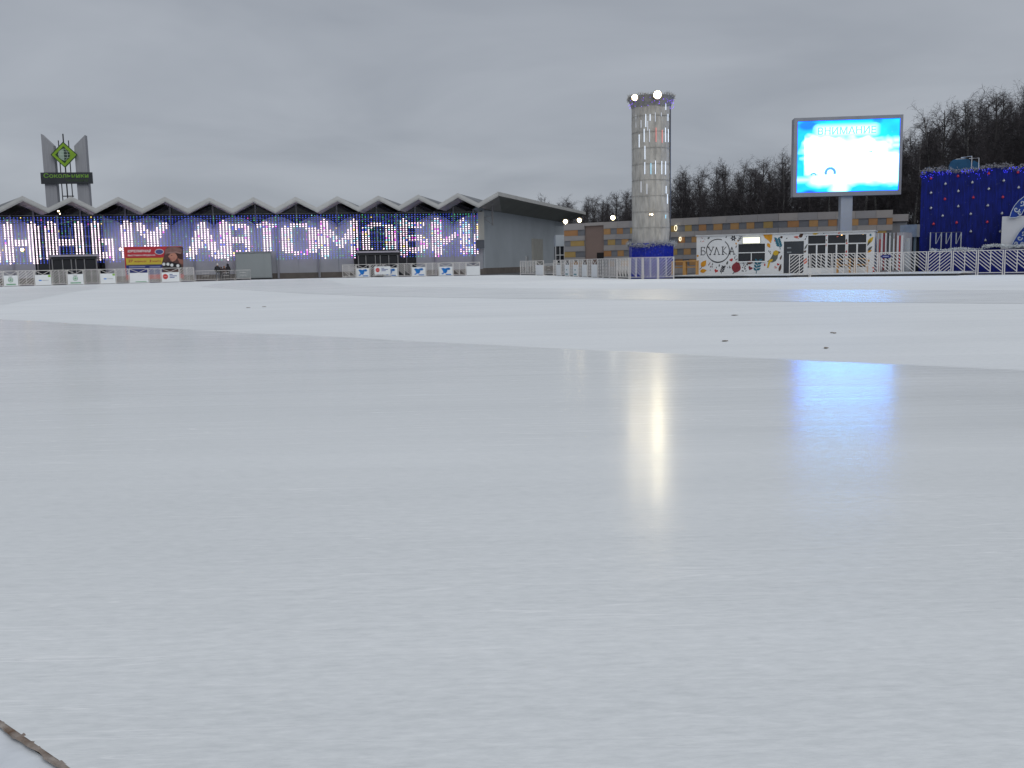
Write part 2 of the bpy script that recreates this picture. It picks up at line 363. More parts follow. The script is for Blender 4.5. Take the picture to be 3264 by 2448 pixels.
wl.add([sw0 + Z(.75), sw1 + Z(.75), sw1 + Z(zc), sw0 + Z(zc), sw0 + o + Z(.75), sw1 + o + Z(.75), sw1 + o + Z(zc), sw0 + o + Z(zc)], [(0, 1, 2, 3), (7, 6, 5, 4), (0, 4, 5, 1), (3, 2, 6, 7), (0, 3, 7, 4), (1, 5, 6, 2)])
obj('side_wall', wl, SIDEW, pav)
o2 = Vector((.05, -.05, 0))
wl = MB(); wl.add([sw0 + o2 + Z(-.03), sw1 + o2 + Z(-.03), sw1 + o2 + Z(.75), sw0 + o2 + Z(.75), sw0 + o + Z(-.03), sw1 + o + Z(-.03), sw1 + o + Z(.75), sw0 + o + Z(.75)], [(0, 1, 2, 3), (7, 6, 5, 4), (0, 4, 5, 1), (3, 2, 6, 7), (0, 3, 7, 4), (1, 5, 6, 2)])
obj('plinth', wl, PLINTH, pav)
zl = pr[1] - .62
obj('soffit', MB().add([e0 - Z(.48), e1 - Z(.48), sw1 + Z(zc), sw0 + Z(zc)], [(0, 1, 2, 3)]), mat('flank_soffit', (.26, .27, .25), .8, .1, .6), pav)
obj('gable_infill', MB().add([sw0 + Z(zc), e0 - Z(.5) + Vector((0, OV, 0)), Vector((va[-1][0], OV, va[-1][1] - .5)), Vector((cx_ - .9, OV, zc - .3))], [(0, 1, 2, 3)]), SIDEW, pav)
# door and pilaster on the flank
def flank(s, t, z): return sw0 + (sw1 - sw0) * s + Vector((t, 0, 0)) + Z(z)
for s0, s1, zz, mm, nm in ((.50, .63, 4.9, mat('flank_door', (.30, .30, .28), .7, .08, 1), 'loading_door'), (.42, .44, 2.3, STEEL, 'vent_pipe')):
    q = [flank(s0, .003, .03), flank(s1, .003, .03), flank(s1, .003, zz), flank(s0, .003, zz), flank(s0, .25, .03), flank(s1, .25, .03), flank(s1, .25, zz), flank(s0, .25, zz)]
    obj(nm, MB().add(q, [(0, 1, 2, 3), (7, 6, 5, 4), (0, 4, 5, 1), (3, 2, 6, 7), (0, 3, 7, 4), (1, 5, 6, 2)]), mm, pav)
obj('back_wall', MB().box(pk[0][0] - 6, sw1.x - .4, 38, 38.3, 0, 7.2), SIDEW, pav)
# facade: wall panels with arched tops, dark panes above and in the entrance bays
ZH = pf.px(453, 694, OV)[1]; ZD = pf.px(528, 722, OV)[1]
allow = [(-99, pf.u(115, OV)), (pf.u(343, OV), pf.u(1129, OV)), (pf.u(1325, OV), pf.u(1543, OV))]
def soff(u):
    for a, b in zip(zig, zig[1:]):
        if a[0] <= u <= b[0]: return a[1] + (b[1] - a[1]) * (u - a[0]) / (b[0] - a[0]) - .5
    return zig[-1][1] - .5
WALLZ0 = .65
uend = pf.u(1543, OV)
for a, b in zip(zig, zig[1:]):
    (v_, d_) = (a, b) if a[1] < b[1] else (b, a)
    def arch(u):
        t = min(1, abs(u - v_[0]) / abs(d_[0] - v_[0])); return ZD + (ZH - ZD) * math.cos(math.pi / 2 * t) ** .9
    u0_, u1_ = a[0], min(b[0], uend)
    if u1_ <= u0_: continue
    mid = (u0_ + u1_) / 2
    # pane behind, from the plinth to the soffit, split at mid height
    for z0, z1f in ((.05, lambda u: ZD - .9), (ZD - .88, lambda u: soff(u) - .01)):
        obj('pane', MB().prism([(u0_ + .01, z0), (u1_ - .01, z0), (u1_ - .01, z1f(u1_ - .01)), (u0_ + .01, z1f(u0_ + .01))], OV + .22, OV + .26), GLASS, pav)
    for lo, hi in allow:
        x0, x1 = max(lo, u0_), min(hi, u1_)
        if x1 - x0 < .1: continue
        pts = [(x0 + .012, WALLZ0), (x1 - .012, WALLZ0)] + [(x1 - .012 - (x1 - x0 - .024) * k / 12, arch(x1 - .012 - (x1 - x0 - .024) * k / 12)) for k in range(13)]
        obj('wall_panel', MB().prism(pts, OV, OV + .12), WALLM, pav)
        obj('plinth', MB().box(x0, x1, OV - .06, OV + .14, -.03, WALLZ0 - .004), PLINTH, pav)
    # mullions: centre post, valley column, truss bars
    pm = MB()
    if a is v_: pm.box(d_[0] - .09, d_[0] + .09, OV - .16, OV - .02, ZD - .3, d_[1] - .55)
    if pm.v: obj('mullion', pm, FRM, pav)
    bar('truss_bar', FRM, pav, (v_[0], ZH - .65), (d_[0], ZD + .95), .07, OV - .10, .06)
    bar('truss_bar', FRM, pav, (v_[0], v_[1] - .72), (d_[0], ZD - .2), .06, OV - .2, .05)
    if not any(lo <= mid <= hi for lo, hi in allow):
        for z in (2.9, 4.2, 5.3): piece('transom', FRM, pav, u0_ + .02, u1_ - .02, OV - .02, OV + .1, z, z + .07)
        for k in range(3):
            x = u0_ + (u1_ - u0_) * k / 2
            if k < 2: piece('mullion', FRM, pav, x - .05, x + .05, OV + .1, OV + .2, .05, ZD)
for v in va[1:]: piece('column', mat('column_grey', (.25, .25, .29), .7, .1, 1), pav, v[0] - .09, v[0] + .09, OV - .24, OV - .125, 0, v[1] - .62)
# corner return panel and small box at the right end
zt = pf.px(1540, 675, OV)[1]
piece('corner_panel', mat('corner_panel', (.40, .40, .38), .7, .07, 1), pav, pf.u(1526, OV - .5), pf.u(1546, OV - .5), OV - .5, OV - .1, pf.px(1530, 765, OV)[1], zt)
piece('junction_box', mat('junction_grey', (.10, .11, .13), .6, .1, 1), pav, pf.u(1518, OV - .7), pf.u(1545, OV - .7), OV - .8, OV - .51, pf.px(1530, 792, OV)[1], pf.px(1530, 766, OV)[1])
# drainpipes on the lower wall
for x in (885, 1020, 603):
    u = pf.u(x, OV); obj('drainpipe', MB().tube([(u, OV - .3, .05), (u, OV - .3, 3.0)], .045), STEEL, pav)
# grey service shed against the facade
shed_m = mat('shed_grey', (.30, .33, .34), .6, .06, .5)
x0, x1 = pf.u(752, OV - 1.6), pf.u(866, OV - 1.6); zt = pf.px(800, 804, OV - 1.6)[1]
zs = pf.world(x0, OV - 1.6)
shed = thing('service_shed', 'plain grey sheet-metal service shed standing against the pavilion wall', 'shed', pf.world((x0 + x1) / 2, OV - .8), pf.rz)
hw = (x1 - x0) / 2
obj('body', MB().box(-hw, hw, -.8, .5, .12, zt - .06), shed_m, shed)
obj('base', MB().box(-hw + .05, hw - .05, -.74, .5, -.03, .118), DARK, shed)
obj('lid', MB().box(-hw - .08, hw + .08, -.9, .5, zt - .057, zt), shed_m, shed)
piece('door_leaf', shed_m, shed, -hw + .06, hw * .58, -.83, -.803, .2, zt - .15)
piece('door_leaf', shed_m, shed, hw * .58 + .02, hw - .06, -.83, -.803, .2, zt - .15)
# entrance vestibules
VF = mat('vestibule_frame', (.27, .27, .28), .5, .1, 2, metal=.2)
def vestibule(xa, xb, ytop, label, posts):
    d = OV - 1.9
    u0, u1 = pf.u(xa, d), pf.u(xb, d); zt = pf.px((xa + xb) / 2, ytop, d)[1]; mid = (u0 + u1) / 2; hw = (u1 - u0) / 2
    t = thing('entrance_vestibule', label, 'entrance', pf.world(mid, d), pf.rz)
    obj('canopy', MB().box(-hw - .1, hw + .1, -.25, 2.0, zt - .2, zt), mat('canopy_lilac', (.42, .40, .47), .6, .08, 1), t)
    obj('fascia_box', MB().box(-hw, hw, -.1, 1.6, zt - .5, zt - .203), DARK, t)
    for p in posts:
        x = -hw + 2 * hw * p; piece('post', VF, t, x - .05, x + .05, -.06, .06, -.03, zt - .503)
    for a, b in zip(posts, posts[1:]):
        xa_, xb_ = -hw + 2 * hw * a + .1, -hw + 2 * hw * b - .1
        if xb_ - xa_ < .25: continue
        piece('glass_door', GLASS, t, xa_, xb_, .0, .02, .1, zt - .6)
        piece('door_rail', VF, t, xa_, xb_, -.02, -.003, .95, 1.04)
    for s in (-1, 1): piece('side_glass', GLASS, t, s * (hw - .05) - .02, s * (hw - .05) + .02, .08, 1.5, .05, zt - .6)
    return t
vestibule(167, 312, 812, 'dark glass entrance vestibule under lilac canopy, left of the red banner', (.015, .24, .43, .53, .72, .985))
vestibule(1141, 1271, 800, 'dark glass entrance vestibule under the letter O in the light curtain', (.015, .2, .43, .55, .76, .985))
# ------------------------------------------------------------------ LED curtain
lc = thing('light_curtain', 'curtain of blue and white LED strings spelling Cyrillic letters across the pavilion', 'light curtain', pf.o, pf.rz)
YC = OV - .55
letters = [('Н', -60, 4), ('Н', 27, 127), ('Н', 163, 272), ('Ы', 302, 424), ('Х', 446, 540), ('А', 603, 701), ('В', 712, 804), ('Т', 817, 893), ('О', 909, 1012), ('М', 1030, 1143), ('О', 1162, 1258), ('Б', 1280, 1363), ('И', 1387, 1490), ('Л', 1506, 1600)]
V, H = .66, .36
ST = {'Н': [(0, 0, 0, 1, V), (1, 0, 1, 1, V), (0, .5, 1, .5, H)], 'Ы': [(0, 0, 0, 1, V), (0, .47, .5, .47, H), (0, .97, .5, .97, H), (.5, .5, .5, 1, .4), (1, 0, 1, 1, V)],
      'Х': [(0, 0, 1, 1, .52), (1, 0, 0, 1, .52)], 'А': [(.5, 0, 0, 1, .52), (.5, 0, 1, 1, .52), (.2, .68, .8, .68, H)], 'В': [(0, 0, 0, 1, V), (0, .02, .8, .02, H), (0, .5, .8, .5, H), (0, .98, .8, .98, H), (1, .1, 1, .4, .36), (1, .6, 1, .9, .36)],
      'Т': [(0, .03, 1, .03, .3), (.5, 0, .5, 1, .5)], 'О': [(0, .22, 0, .78, V), (1, .22, 1, .78, V), (.25, .03, .75, .03, .3), (.25, .97, .75, .97, .3), (0, .2, .25, .03, .3), (.75, .03, 1, .2, .3), (0, .8, .25, .97, .3), (1, .8, .75, .97, .3)],
      'М': [(0, 0, 0, 1, V), (1, 0, 1, 1, V), (.05, .1, .5, .75, .36), (.95, .1, .5, .75, .36)], 'Б': [(0, 0, 0, 1, V), (0, .03, .9, .03, H), (0, .48, .8, .48, H), (0, .97, .8, .97, H), (1, .58, 1, .88, .38)],
      'И': [(0, 0, 0, 1, V), (1, 0, 1, 1, V), (0, .85, 1, .2, .34)], 'Л': [(.3, 0, 0, 1, .52), (.3, .03, 1, .03, H), (1, 0, 1, 1, V)]}
zt_ = pf.px(100, 726, YC)[1]; zb_ = pf.px(100, 822, YC)[1]
segs = []
for ch, a, b in letters:
    ua, ub = pf.u(a, YC) + .35, pf.u(b, YC) - .35
    for x0, z0, x1, z1, hw in ST[ch]: segs.append((ua + (ub - ua) * x0, zt_ + (zb_ - zt_) * z0, ua + (ub - ua) * x1, zt_ + (zb_ - zt_) * z1, hw))
def dseg(u, z):
    for x0, z0, x1, z1, hw in segs:
        if u < min(x0, x1) - 1 or u > max(x0, x1) + 1: continue
        dx_, dz_ = x1 - x0, z1 - z0; t = max(0, min(1, ((u - x0) * dx_ + (z - z0) * dz_) / (dx_ * dx_ + dz_ * dz_ + 1e-9)))
        if math.hypot(u - x0 - t * dx_, z - z0 - t * dz_) < hw: return True
    return False
cols = {'white': ((1, .80, .93), 3.2), 'pink': ((1, .5, .85), 3), 'magenta': ((.9, .1, .9), 2.6), 'cyan': ((.35, .8, 1), 2.8), 'blue': ((.05, .13, 1), 1.9), 'deep_blue': ((.02, .05, .9), 1.6), 'teal': ((.08, .45, .6), 1.6), 'green': ((.1, .9, .45), 1.6), 'amber': ((1, .75, .2), 4)}
bulbs = {k: MB() for k in cols}; wires = MB()
ztop = pf.px(0, 695, YC)[1]; zbot = pf.px(0, 841, YC)[1]; rows = 21; pz = (ztop - zbot) / (rows - 1)
uL, uR = pf.u(-160, YC), pf.u(1524, YC); nc = int((uR - uL) / .355)
shortu = [(pf.u(165, YC), pf.u(314, YC), pf.px(240, 812, YC)[1]), (pf.u(750, YC), pf.u(884, YC), pf.px(800, 803, YC)[1]), (pf.u(1139, YC), pf.u(1273, YC), pf.px(1200, 800, YC)[1])]
for c in range(nc + 1):
    u = uL + (uR - uL) * c / nc; f = (u - pf.u(0, YC)) / (uR - pf.u(0, YC)); zmin = zbot
    for a, b, z in shortu:
        if a < u < b: zmin = z + .08
    wires.box(u - .003, u + .003, YC - .004, YC + .004, zmin, ztop + .25)
    for r in range(rows):
        z = zbot + pz * r + random.uniform(-.015, .015)
        if z < zmin - .01: continue
        uu = u + .03 * (r / rows - .5)
        if dseg(uu, z):
            q = random.random(); lost = .02 + .5 * max(0, f - .12)
            k = 'white' if q > lost else random.choice(['pink', 'cyan', 'magenta', 'pink', 'cyan', 'blue', 'amber' if random.random() < .3 else 'white'])
            rad = .09 - .012 * f
        else:
            q = random.random()
            k = 'blue' if q < .75 - .35 * f else ('deep_blue' if q < .85 - .25 * f else random.choice(['teal', 'green', 'teal', 'blue', 'blue']))
            if random.random() < .02: k = random.choice(['magenta', 'cyan', 'amber'])
            rad = .05
        bulbs[k].octa((uu, YC - .03, z), rad)
for k, b in bulbs.items():
    if b.v: obj('bulb_strings', b, em('led_' + k, *cols[k]), lc, kind='stuff')
obj('wires', wires, DARK, lc, kind='stuff')
obj('support_rail', MB().box(uL, uR, YC - .01, YC + .01, ztop + .25, ztop + .27), STEEL, lc)
# lamps fixed in front of the curtain
def wall_lamp(x, y, rad, label, st, col=(1, .72, .38), fr=pf, yo=None, back_=.8):
    yo = YC - .5 if yo is None else yo
    u, z = fr.px(x, y, yo)
    t = thing('wall_floodlight', label, 'lamp', fr.world(u, yo, z - rad * 1.4), fr.rz)
    zz = rad * 1.4
    obj('housing', MB().box(-rad * 1.15, rad * 1.15, .02, .02 + rad, zz - rad * .9, zz + rad * .9), DARK, t)
    obj('bracket', MB().tube([(0, rad, zz - rad), (0, back_, zz - rad * 1.3)], .04), DARK, t)
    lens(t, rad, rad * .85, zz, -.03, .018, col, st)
    return t
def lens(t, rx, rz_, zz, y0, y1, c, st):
    g = obj('lens', MB().prism([(rx * math.cos(k * math.pi / 8), zz + rz_ * math.sin(k * math.pi / 8)) for k in range(16)], y0, y1), em('halo_' + name_of(c), (c[0], c[1] * .9, c[2] * .75), 2.2), t)  # wider disc with its own warm emission, painting a glare halo around the core
    obj('lamp_core', MB().prism([(rx * .68 * math.cos(k * math.pi / 8), zz + rz_ * .68 * math.sin(k * math.pi / 8)) for k in range(16)], y0 - .02, y0 - .003), em('core_%s_%d' % (name_of(c), st), c, st), g)
def name_of(c): return '%02d%02d%02d' % tuple(int(v * 99) for v in c)
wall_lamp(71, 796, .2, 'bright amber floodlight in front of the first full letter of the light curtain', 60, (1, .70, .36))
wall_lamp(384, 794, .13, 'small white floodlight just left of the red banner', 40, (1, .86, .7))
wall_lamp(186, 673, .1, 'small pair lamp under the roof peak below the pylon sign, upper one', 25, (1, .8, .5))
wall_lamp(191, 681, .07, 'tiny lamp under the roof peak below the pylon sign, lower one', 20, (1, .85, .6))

# ================================================================== PYLON SIGN
sf = Fr(hp(100, 122), hp(320, 123.2))
pyl = thing('pylon_sign', 'twin grey pylons carrying a green globe diamond and dark name board above pavilion roof', 'sign', sf.world(sf.u(212), 0), sf.rz)
ou = sf.u(212)
def sp_(x, y, yo=0): a, b = sf.px(x, y, yo); return (a - ou, b)
CONC = mat('pylon_concrete', (.30, .305, .33), .8, .1, 1, stretch=(6, 6, .4))
zb0 = 3
a, b, c = sp_(137, 428), sp_(177, 465), sp_(152, 650); wdt = sp_(188, 640)[0] - sp_(151, 640)[0]
xl = sp_(143, 540)[0]; xl2 = xl + wdt
obj('pylon', MB().prism([(xl, zb0), (xl2, zb0), (xl2, b[1]), (xl, a[1])], -.5, .5), CONC, pyl)
a, b = sp_(276, 432), sp_(241, 467); xr = sp_(282, 540)[0]; xr0 = xr - wdt
obj('pylon', MB().prism([(xr0, zb0), (xr, zb0), (xr, a[1]), (xr0, b[1])], -.5, .5), CONC, pyl)
bl, br = sp_(136, 552), sp_(300, 556); blb = sp_(139, 588)[1]
bx0, bx1 = sp_(137, 570)[0], sp_(300, 570)[0]
board = obj('name_board', MB().box(bx0, bx1, -.85, -.55, blb, bl[1]), mat('board_dark', (.035, .04, .045), .5, .15, 1), pyl)
GRN = mat('sign_green', (.17, .34, .05), .5, .1, 2)
bw, bh = bx1 - bx0, bl[1] - blb
text('lettering', 'Сокольники', GRN, board, bx0 + .06 * bw, bx0 + .93 * bw, blb + .53 * bh, blb + .93 * bh, -.862, .015)
text('lettering', 'экспоцентр', mat('sign_green_dim', (.05, .085, .035), .6), board, bx0 + .48 * bw, bx0 + .92 * bw, blb + .12 * bh, blb + .38 * bh, -.862, .01)
for x in (196, 212, 228):
    xx = sp_(x, 570)[0]; obj('mast', MB().tube([(xx, -.1, 4), (xx, -.1, sp_(x, 448 if x != 212 else 427)[1])], .09 if x == 212 else .07), DARK, pyl)
obj('mast_base', MB().box(sp_(202, 620)[0], sp_(236, 620)[0], -.2, 0, sp_(212, 627)[1], sp_(212, 624)[1]), DARK, pyl)
gc = sp_(212, 496); hd = sp_(253, 496)[0] - gc[0]
LIME = mat('diamond_lime', (.22, .38, .03), .4, .12, 1)
dia = obj('diamond', MB().prism([(gc[0] - hd, gc[1]), (gc[0], gc[1] - hd), (gc[0] + hd, gc[1]), (gc[0], gc[1] + hd)], -1.0, -.7), LIME, pyl)
dkg = mat('diamond_dark', (.03, .06, .03), .5)
obj('border', MB().stroke([(gc[0] - hd, gc[1]), (gc[0], gc[1] - hd), (gc[0] + hd, gc[1]), (gc[0], gc[1] + hd)], .09, -1.02, -1.003, True), dkg, dia)
h2 = hd * .68
obj('inner_diamond', MB().prism([(gc[0] - h2, gc[1]), (gc[0], gc[1] - h2), (gc[0] + h2 * .2, gc[1] - h2 * .8), (gc[0] + h2 * .2, gc[1] + h2 * .8), (gc[0], gc[1] + h2)], -1.012, -1.003), dkg, dia)
gr = hd * .46
obj('globe', MB().prism([(gc[0] + gr * math.cos(k * math.pi / 14), gc[1] + gr * math.sin(k * math.pi / 14)) for k in range(28)], -1.024, -1.014), mat('globe_dark', (.035, .06, .045), .5), dia)
obj('globe_half', MB().prism([(gc[0] + gr * .96 * math.cos(math.pi / 2 + k * math.pi / 14), gc[1] + gr * .96 * math.sin(math.pi / 2 + k * math.pi / 14)) for k in range(15)], -1.03, -1.026), mat('globe_pale', (.30, .40, .32), .5), dia)
gl = MB()
for q in (-.5, 0, .5):
    hx = math.sqrt(1 - q * q) * gr; gl.stroke([(gc[0] - hx, gc[1] + q * gr), (gc[0] + hx, gc[1] + q * gr)], .045, -1.04, -1.033)
for q in (-.6, .6): gl.stroke([(gc[0] + q * gr * math.cos(t), gc[1] + gr * math.sin(t)) for t in np.linspace(-1.5, 1.5, 9)], .045, -1.04, -1.033)
obj('globe_grid', gl, mat('grid_pale', (.42, .5, .44), .5), dia)

# ================================================================== FENCES
BW = mat('board_white', (.74, .76, .77), .5, .04, 1)
PG = mat('print_green', (.06, .30, .12), .5); PB = mat('print_blue', (.01, .16, .50), .5, .35, 6); PN = mat('print_navy', (.03, .06, .25), .5)
PR = mat('print_red', (.50, .03, .03), .5); PGY = mat('print_grey', (.30, .31, .33), .6); PL = mat('print_lime', (.25, .50, .05), .5)
FH = 1.5
def run_u(run, x):
    fr = Fr(*run); return fr, fr.u(x)
def slats(t, x0, x1, z0, z1, di, single, step=.21, y=0, wd=.055):
    h = z1 - z0; L = x1 - x0; mb = MB(); c = -L + .06 if di > 0 else .06
    sl = .86
    while True:
        # line z = c + sl*(x)  (di>0 rises to the right)
        pts = []
        lo, hi = 0, L
        if di > 0: f = lambda x: c + sl * x
        else: f = lambda x: c + sl * (L - x)
        xs = [0, L]
        za, zb = f(0), f(L)
        if min(za, zb) > h: break
        def clip(zv): return (zv - c) / sl if di > 0 else L - (zv - c) / sl
        xa, xb = 0, L
        if za < 0: xa = clip(0)
        elif za > h: xa = clip(h)
        if zb < 0: xb = clip(0)
        elif zb > h: xb = clip(h)
        if max(za, zb) > 0 and xb - xa > .08:
            A, B = (x0 + xa, z0 + f(xa)), (x0 + xb, z0 + f(xb))
            if single: bar('slat', FENCE, t, A, B, wd, y, .02)
            else: mb.stroke([A, B], wd, y - .01, y + .01)
        c += step
    if not single and mb.v: obj('slats', mb, FENCE, t, kind='stuff')
def print_on(b, kind, x0, x1, z0, z1, y):
    w_, h_ = x1 - x0, z1 - z0; X = lambda a: x0 + a * w_; Zz = lambda a: z0 + a * h_; cx, cz = X(.5), Zz(.5)
    if kind == 'green':
        r = h_ * .2
        obj('emblem_ring', MB().stroke([(X(.48) + r * math.cos(k * math.pi / 9), Zz(.58) + r * math.sin(k * math.pi / 9)) for k in range(18)], .05, y - .012, y - .004, True), PG, b)
        obj('emblem_arrow', MB().prism([(X(.48) - r * .7, Zz(.58) - r * .2), (X(.48) + r * .1, Zz(.58) - r * .5), (X(.48) + r * .7, Zz(.58) + r * .1), (X(.48) + r * .2, Zz(.58) + r * .2), (X(.48) + r * .1, Zz(.58) + r * .75), (X(.48) - r * .3, Zz(.58) + r * .1)], y - .012, y - .004), PG, b)
        s = MB()
        for k in range(8): s.box(X(.16 + .085 * k), X(.225 + .085 * k), y - .012, y - .004, Zz(.08), Zz(.2))
        obj('print_line', s, PG, b); obj('print_line', MB().box(X(.35), X(.62), y - .012, y - .004, Zz(.86), Zz(.9)), PGY, b)
    elif kind == 'lime':
        obj('print_block', MB().prism([(X(.8), Zz(.86)), (X(.86), Zz(.78)), (X(.99), Zz(.8)), (X(.98), Zz(.98)), (X(.84), Zz(.97))], y - .012, y - .004), PL, b)
        obj('print_line', MB().box(X(.22), X(.40), y - .012, y - .004, Zz(.42), Zz(.52)), PB, b)
        obj('print_line', MB().box(X(.45), X(.85), y - .012, y - .004, Zz(.45), Zz(.49)), PGY, b)
    elif kind == 'pale':
        s = MB()
        for k in range(6): s.box(X(.3 + .1 * k), X(.38 + .1 * k), y - .012, y - .004, Zz(.06), Zz(.13))
        obj('print_line', s, PG, b)
    elif kind == 'red':
        r = h_ * .27; obj('red_disc', MB().prism([(X(.2) + r * math.cos(k * math.pi / 9), Zz(.56) + r * math.sin(k * math.pi / 9)) for k in range(18)], y - .012, y - .004), PR, b)
        obj('disc_bar', MB().box(X(.2) - r * .6, X(.2) + r * .6, y - .018, y - .014, Zz(.52), Zz(.6)), mat('print_pink', (.7, .35, .35), .5), b)
        for q, l in ((.74, .62), (.58, .86), (.42, .72)): obj('print_line', MB().box(X(.44), X(l), y - .012, y - .004, Zz(q), Zz(q + .07)), PN, b)
    elif kind == 'blue':
        rnd = random.Random(5)
        pts = [(.15, .2), (.32, .35), (.25, .62), (.16, .8), (.3, .88), (.45, .8), (.6, .86), (.78, .9), (.86, .72), (.74, .6), (.64, .66), (.6, .42), (.5, .24), (.38, .3), (.28, .14)]
        obj('print_shape', MB().prism([(X(a), Zz(c)) for a, c in pts], y - .012, y - .004), PB, b)
        obj('print_line', MB().box(X(.5), X(.9), y - .012, y - .004, Zz(.07), Zz(.17)), PB, b)
    elif kind == 'teal':
        obj('print_line', MB().box(X(.35), X(.65), y - .012, y - .004, Zz(.5), Zz(.58)), mat('print_teal', (.03, .22, .25), .5), b)
        obj('print_line', MB().box(X(.2), X(.8), y - .012, y - .004, Zz(.1), Zz(.2)), mat('print_teal', (.03, .22, .25), .5), b)
PROTO = {}
def fence(run, xa, xb, kind, label, group, di=1, pr_=None, single=False, nx=None, halves=2):
    fr = Fr(*run); ua, ub = fr.u(xa), fr.u(xb)
    L = ub - ua
    t = thing('fence_panel' if kind == 'slat' else 'board_fence_panel', label, 'fence panel', fr.world((ua + ub) / 2, 0), fr.rz, group)
    a, b = -L / 2 + .01, L / 2 - .01
    for x in (a, b - .055): piece('post', FENCE, t, x, x + .055, -.03, .03, 0, FH)
    piece('rail', FENCE, t, a + .056, b - .056, -.025, .025, FH - .05, FH); piece('rail', FENCE, t, a + .056, b - .056, -.025, .025, .12, .165)
    x0, x1 = a + .058, b - .058
    halves = max(2, round(L / .8))
    if kind == 'slat':
        for k in range(halves):
            s0, s1 = x0 + (x1 - x0) * k / halves, x0 + (x1 - x0) * (k + 1) / halves
            if k: piece('upright', FENCE, t, s0 - .025, s0 + .025, -.022, .022, .168, FH - .053)
            slats(t, s0 + .027, s1 - .027, .168, FH - .053, di, single, .21 if single else .25, wd=.046 if single else .056)
    else:
        zb = FH * .70
        bo = obj('board', MB().box(a + .01, b - .01, -.07, -.035, .05, zb), BW, t)
        if pr_: print_on(bo, pr_, a + .03, b - .03, .06, zb - .01, -.07)
        mid = (a + b) / 2
        bar('brace', FENCE, t, (x0, FH - .06), (mid, zb + .03), .04, 0, .03); bar('brace', FENCE, t, (x1, FH - .06), (mid, zb + .03), .04, .001, .03)
    return t
GL, GM_, GR = 'fence panels along the left side of the rink', 'fence panels in front of the second entrance', 'fence panels along the right side of the rink'
SLl = 'pale diagonal slat fence panel between white ad boards, along the light curtain'
fence((LF[0] - ld * 0, LF[1]), -40, 8, 'slat', SLl, GL)
for i, (a, b, k, p) in enumerate([(9, 56, 'b', 'green'), (57, 108, 's', 0), (109, 162, 'b', 'lime'), (163, 212, 's', 0), (213, 265, 'b', 'green'), (266, 316, 's', 0), (317, 367, 'b', 'lime'), (368, 410, 's', 0), (411, 472, 'b', 'pale'), (473, 512, 's', 0), (513, 571, 'b', 'red'), (572, 618, 's', 0)]):
    if k == 's':
        lab = SLl if b < 600 else 'pale diagonal slat fence panel ending the left fence beside steel crowd barriers'
        fence(LF, a, b, 'slat', lab, GL if b < 600 else None)
    else:
        lab = {(9): 'white ad board with green round emblem left of the dark entrance', 213: 'white ad board with green round emblem in front of the dark entrance', 109: 'white ad board with lime corner and blue line, left of the entrance', 317: 'white ad board with lime corner and blue line, right of the entrance', 411: 'blank white ad board in fence below the red banner', 513: 'white ad board with red disc below the portrait on the banner'}[a]
        fence(LF, a, b, 'board', lab, None, pr_=p)
SLm = 'pale diagonal slat fence panel in the run before the second entrance'
for a, b, k, p, di in [(1091, 1134, 's', 0, -1), (1135, 1178, 'b', 'blue', 0), (1179, 1222, 's', 0, 1), (1223, 1267, 'b', 'blue', 0), (1268, 1311, 's', 0, -1), (1312, 1357, 'b', 'blue', 0), (1358, 1398, 's', 0, 1), (1399, 1443, 'b', 'blue', 0), (1444, 1485, 's', 0, -1), (1486, 1530, 'b', None, 0)]:
    if k == 's': fence(MF, a, b, 'slat', SLm, GM_, di=di)
    else:
        lab = {1135: 'white board with blue picture, left end of the fence before the second entrance', 1223: 'white board with blue picture half hidden behind the red-disc barrier', 1312: 'white board with blue picture right of the second entrance doors', 1399: 'white board with blue picture, second one right of the entrance doors', 1486: 'blank white board ending the fence at the pavilion corner'}[a]
        fence(MF, a, b, 'board', lab, None, pr_=p)
RC = (G(1658, 877), G(1733, 878))
fence(RC, 1658, 1708, 'slat', 'pale slat fence panel standing before the blue-grey pavilion flank', None)
fence(RC, 1709, 1733, 'board', 'narrow blank white board before the pavilion flank', None)
SLr = 'pale slat fence panel seen edge-on between pavilion and blue column base'
for i, (a, b, k, p) in enumerate([(1764, 1774, 's', 0), (1775, 1788, 'b', 0), (1789, 1801, 's', 0), (1802, 1815, 'b', 'teal'), (1816, 1827, 's', 0), (1828, 1843, 'b', 'teal'), (1844, 1856, 's', 0), (1857, 1872, 'b', 0), (1873, 1886, 's', 0), (1887, 1905, 'b', 0), (1906, 1921, 's', 0), (1922, 1942, 's', 0), (1943, 1966, 's', 0), (1967, 2005, 's', 0)]):
    if k == 's': fence(RF1, a, b, 'slat', SLr, 'edge-on fence panels between pavilion and column', di=1 if a < 1960 else -1, single=a > 1940)
    else: fence(RF1, a, b, 'board', 'foreshortened white board in the fence before the checkered building' if p else 'foreshortened blank white board in the fence before the checkered building', 'edge-on boards in the checkered building fence' if p else 'edge-on blank boards in the checkered building fence', pr_=p)
for a, b, di in ((2007, 2048, -1), (2049, 2097, 1), (2098, 2149, 1)):
    fence(RF2, a, b, 'slat', 'pale diagonal slat fence panel in front of the blue tinsel column base', 'fence panels at the column base', di=di, single=True)
for a, b, di in ((2515, 2582, 1), (2583, 2652, -1), (2653, 2727, -1), (2728, 2801, -1), (2802, 2877, -1)):
    fence(RF3, a, b, 'slat', 'pale slat fence panel across the dark kiosk door' if a == 2515 else 'pale diagonal slat fence panel in front of the kiosk windows', None if a == 2515 else 'fence panels before the kiosk', di=di, single=True)
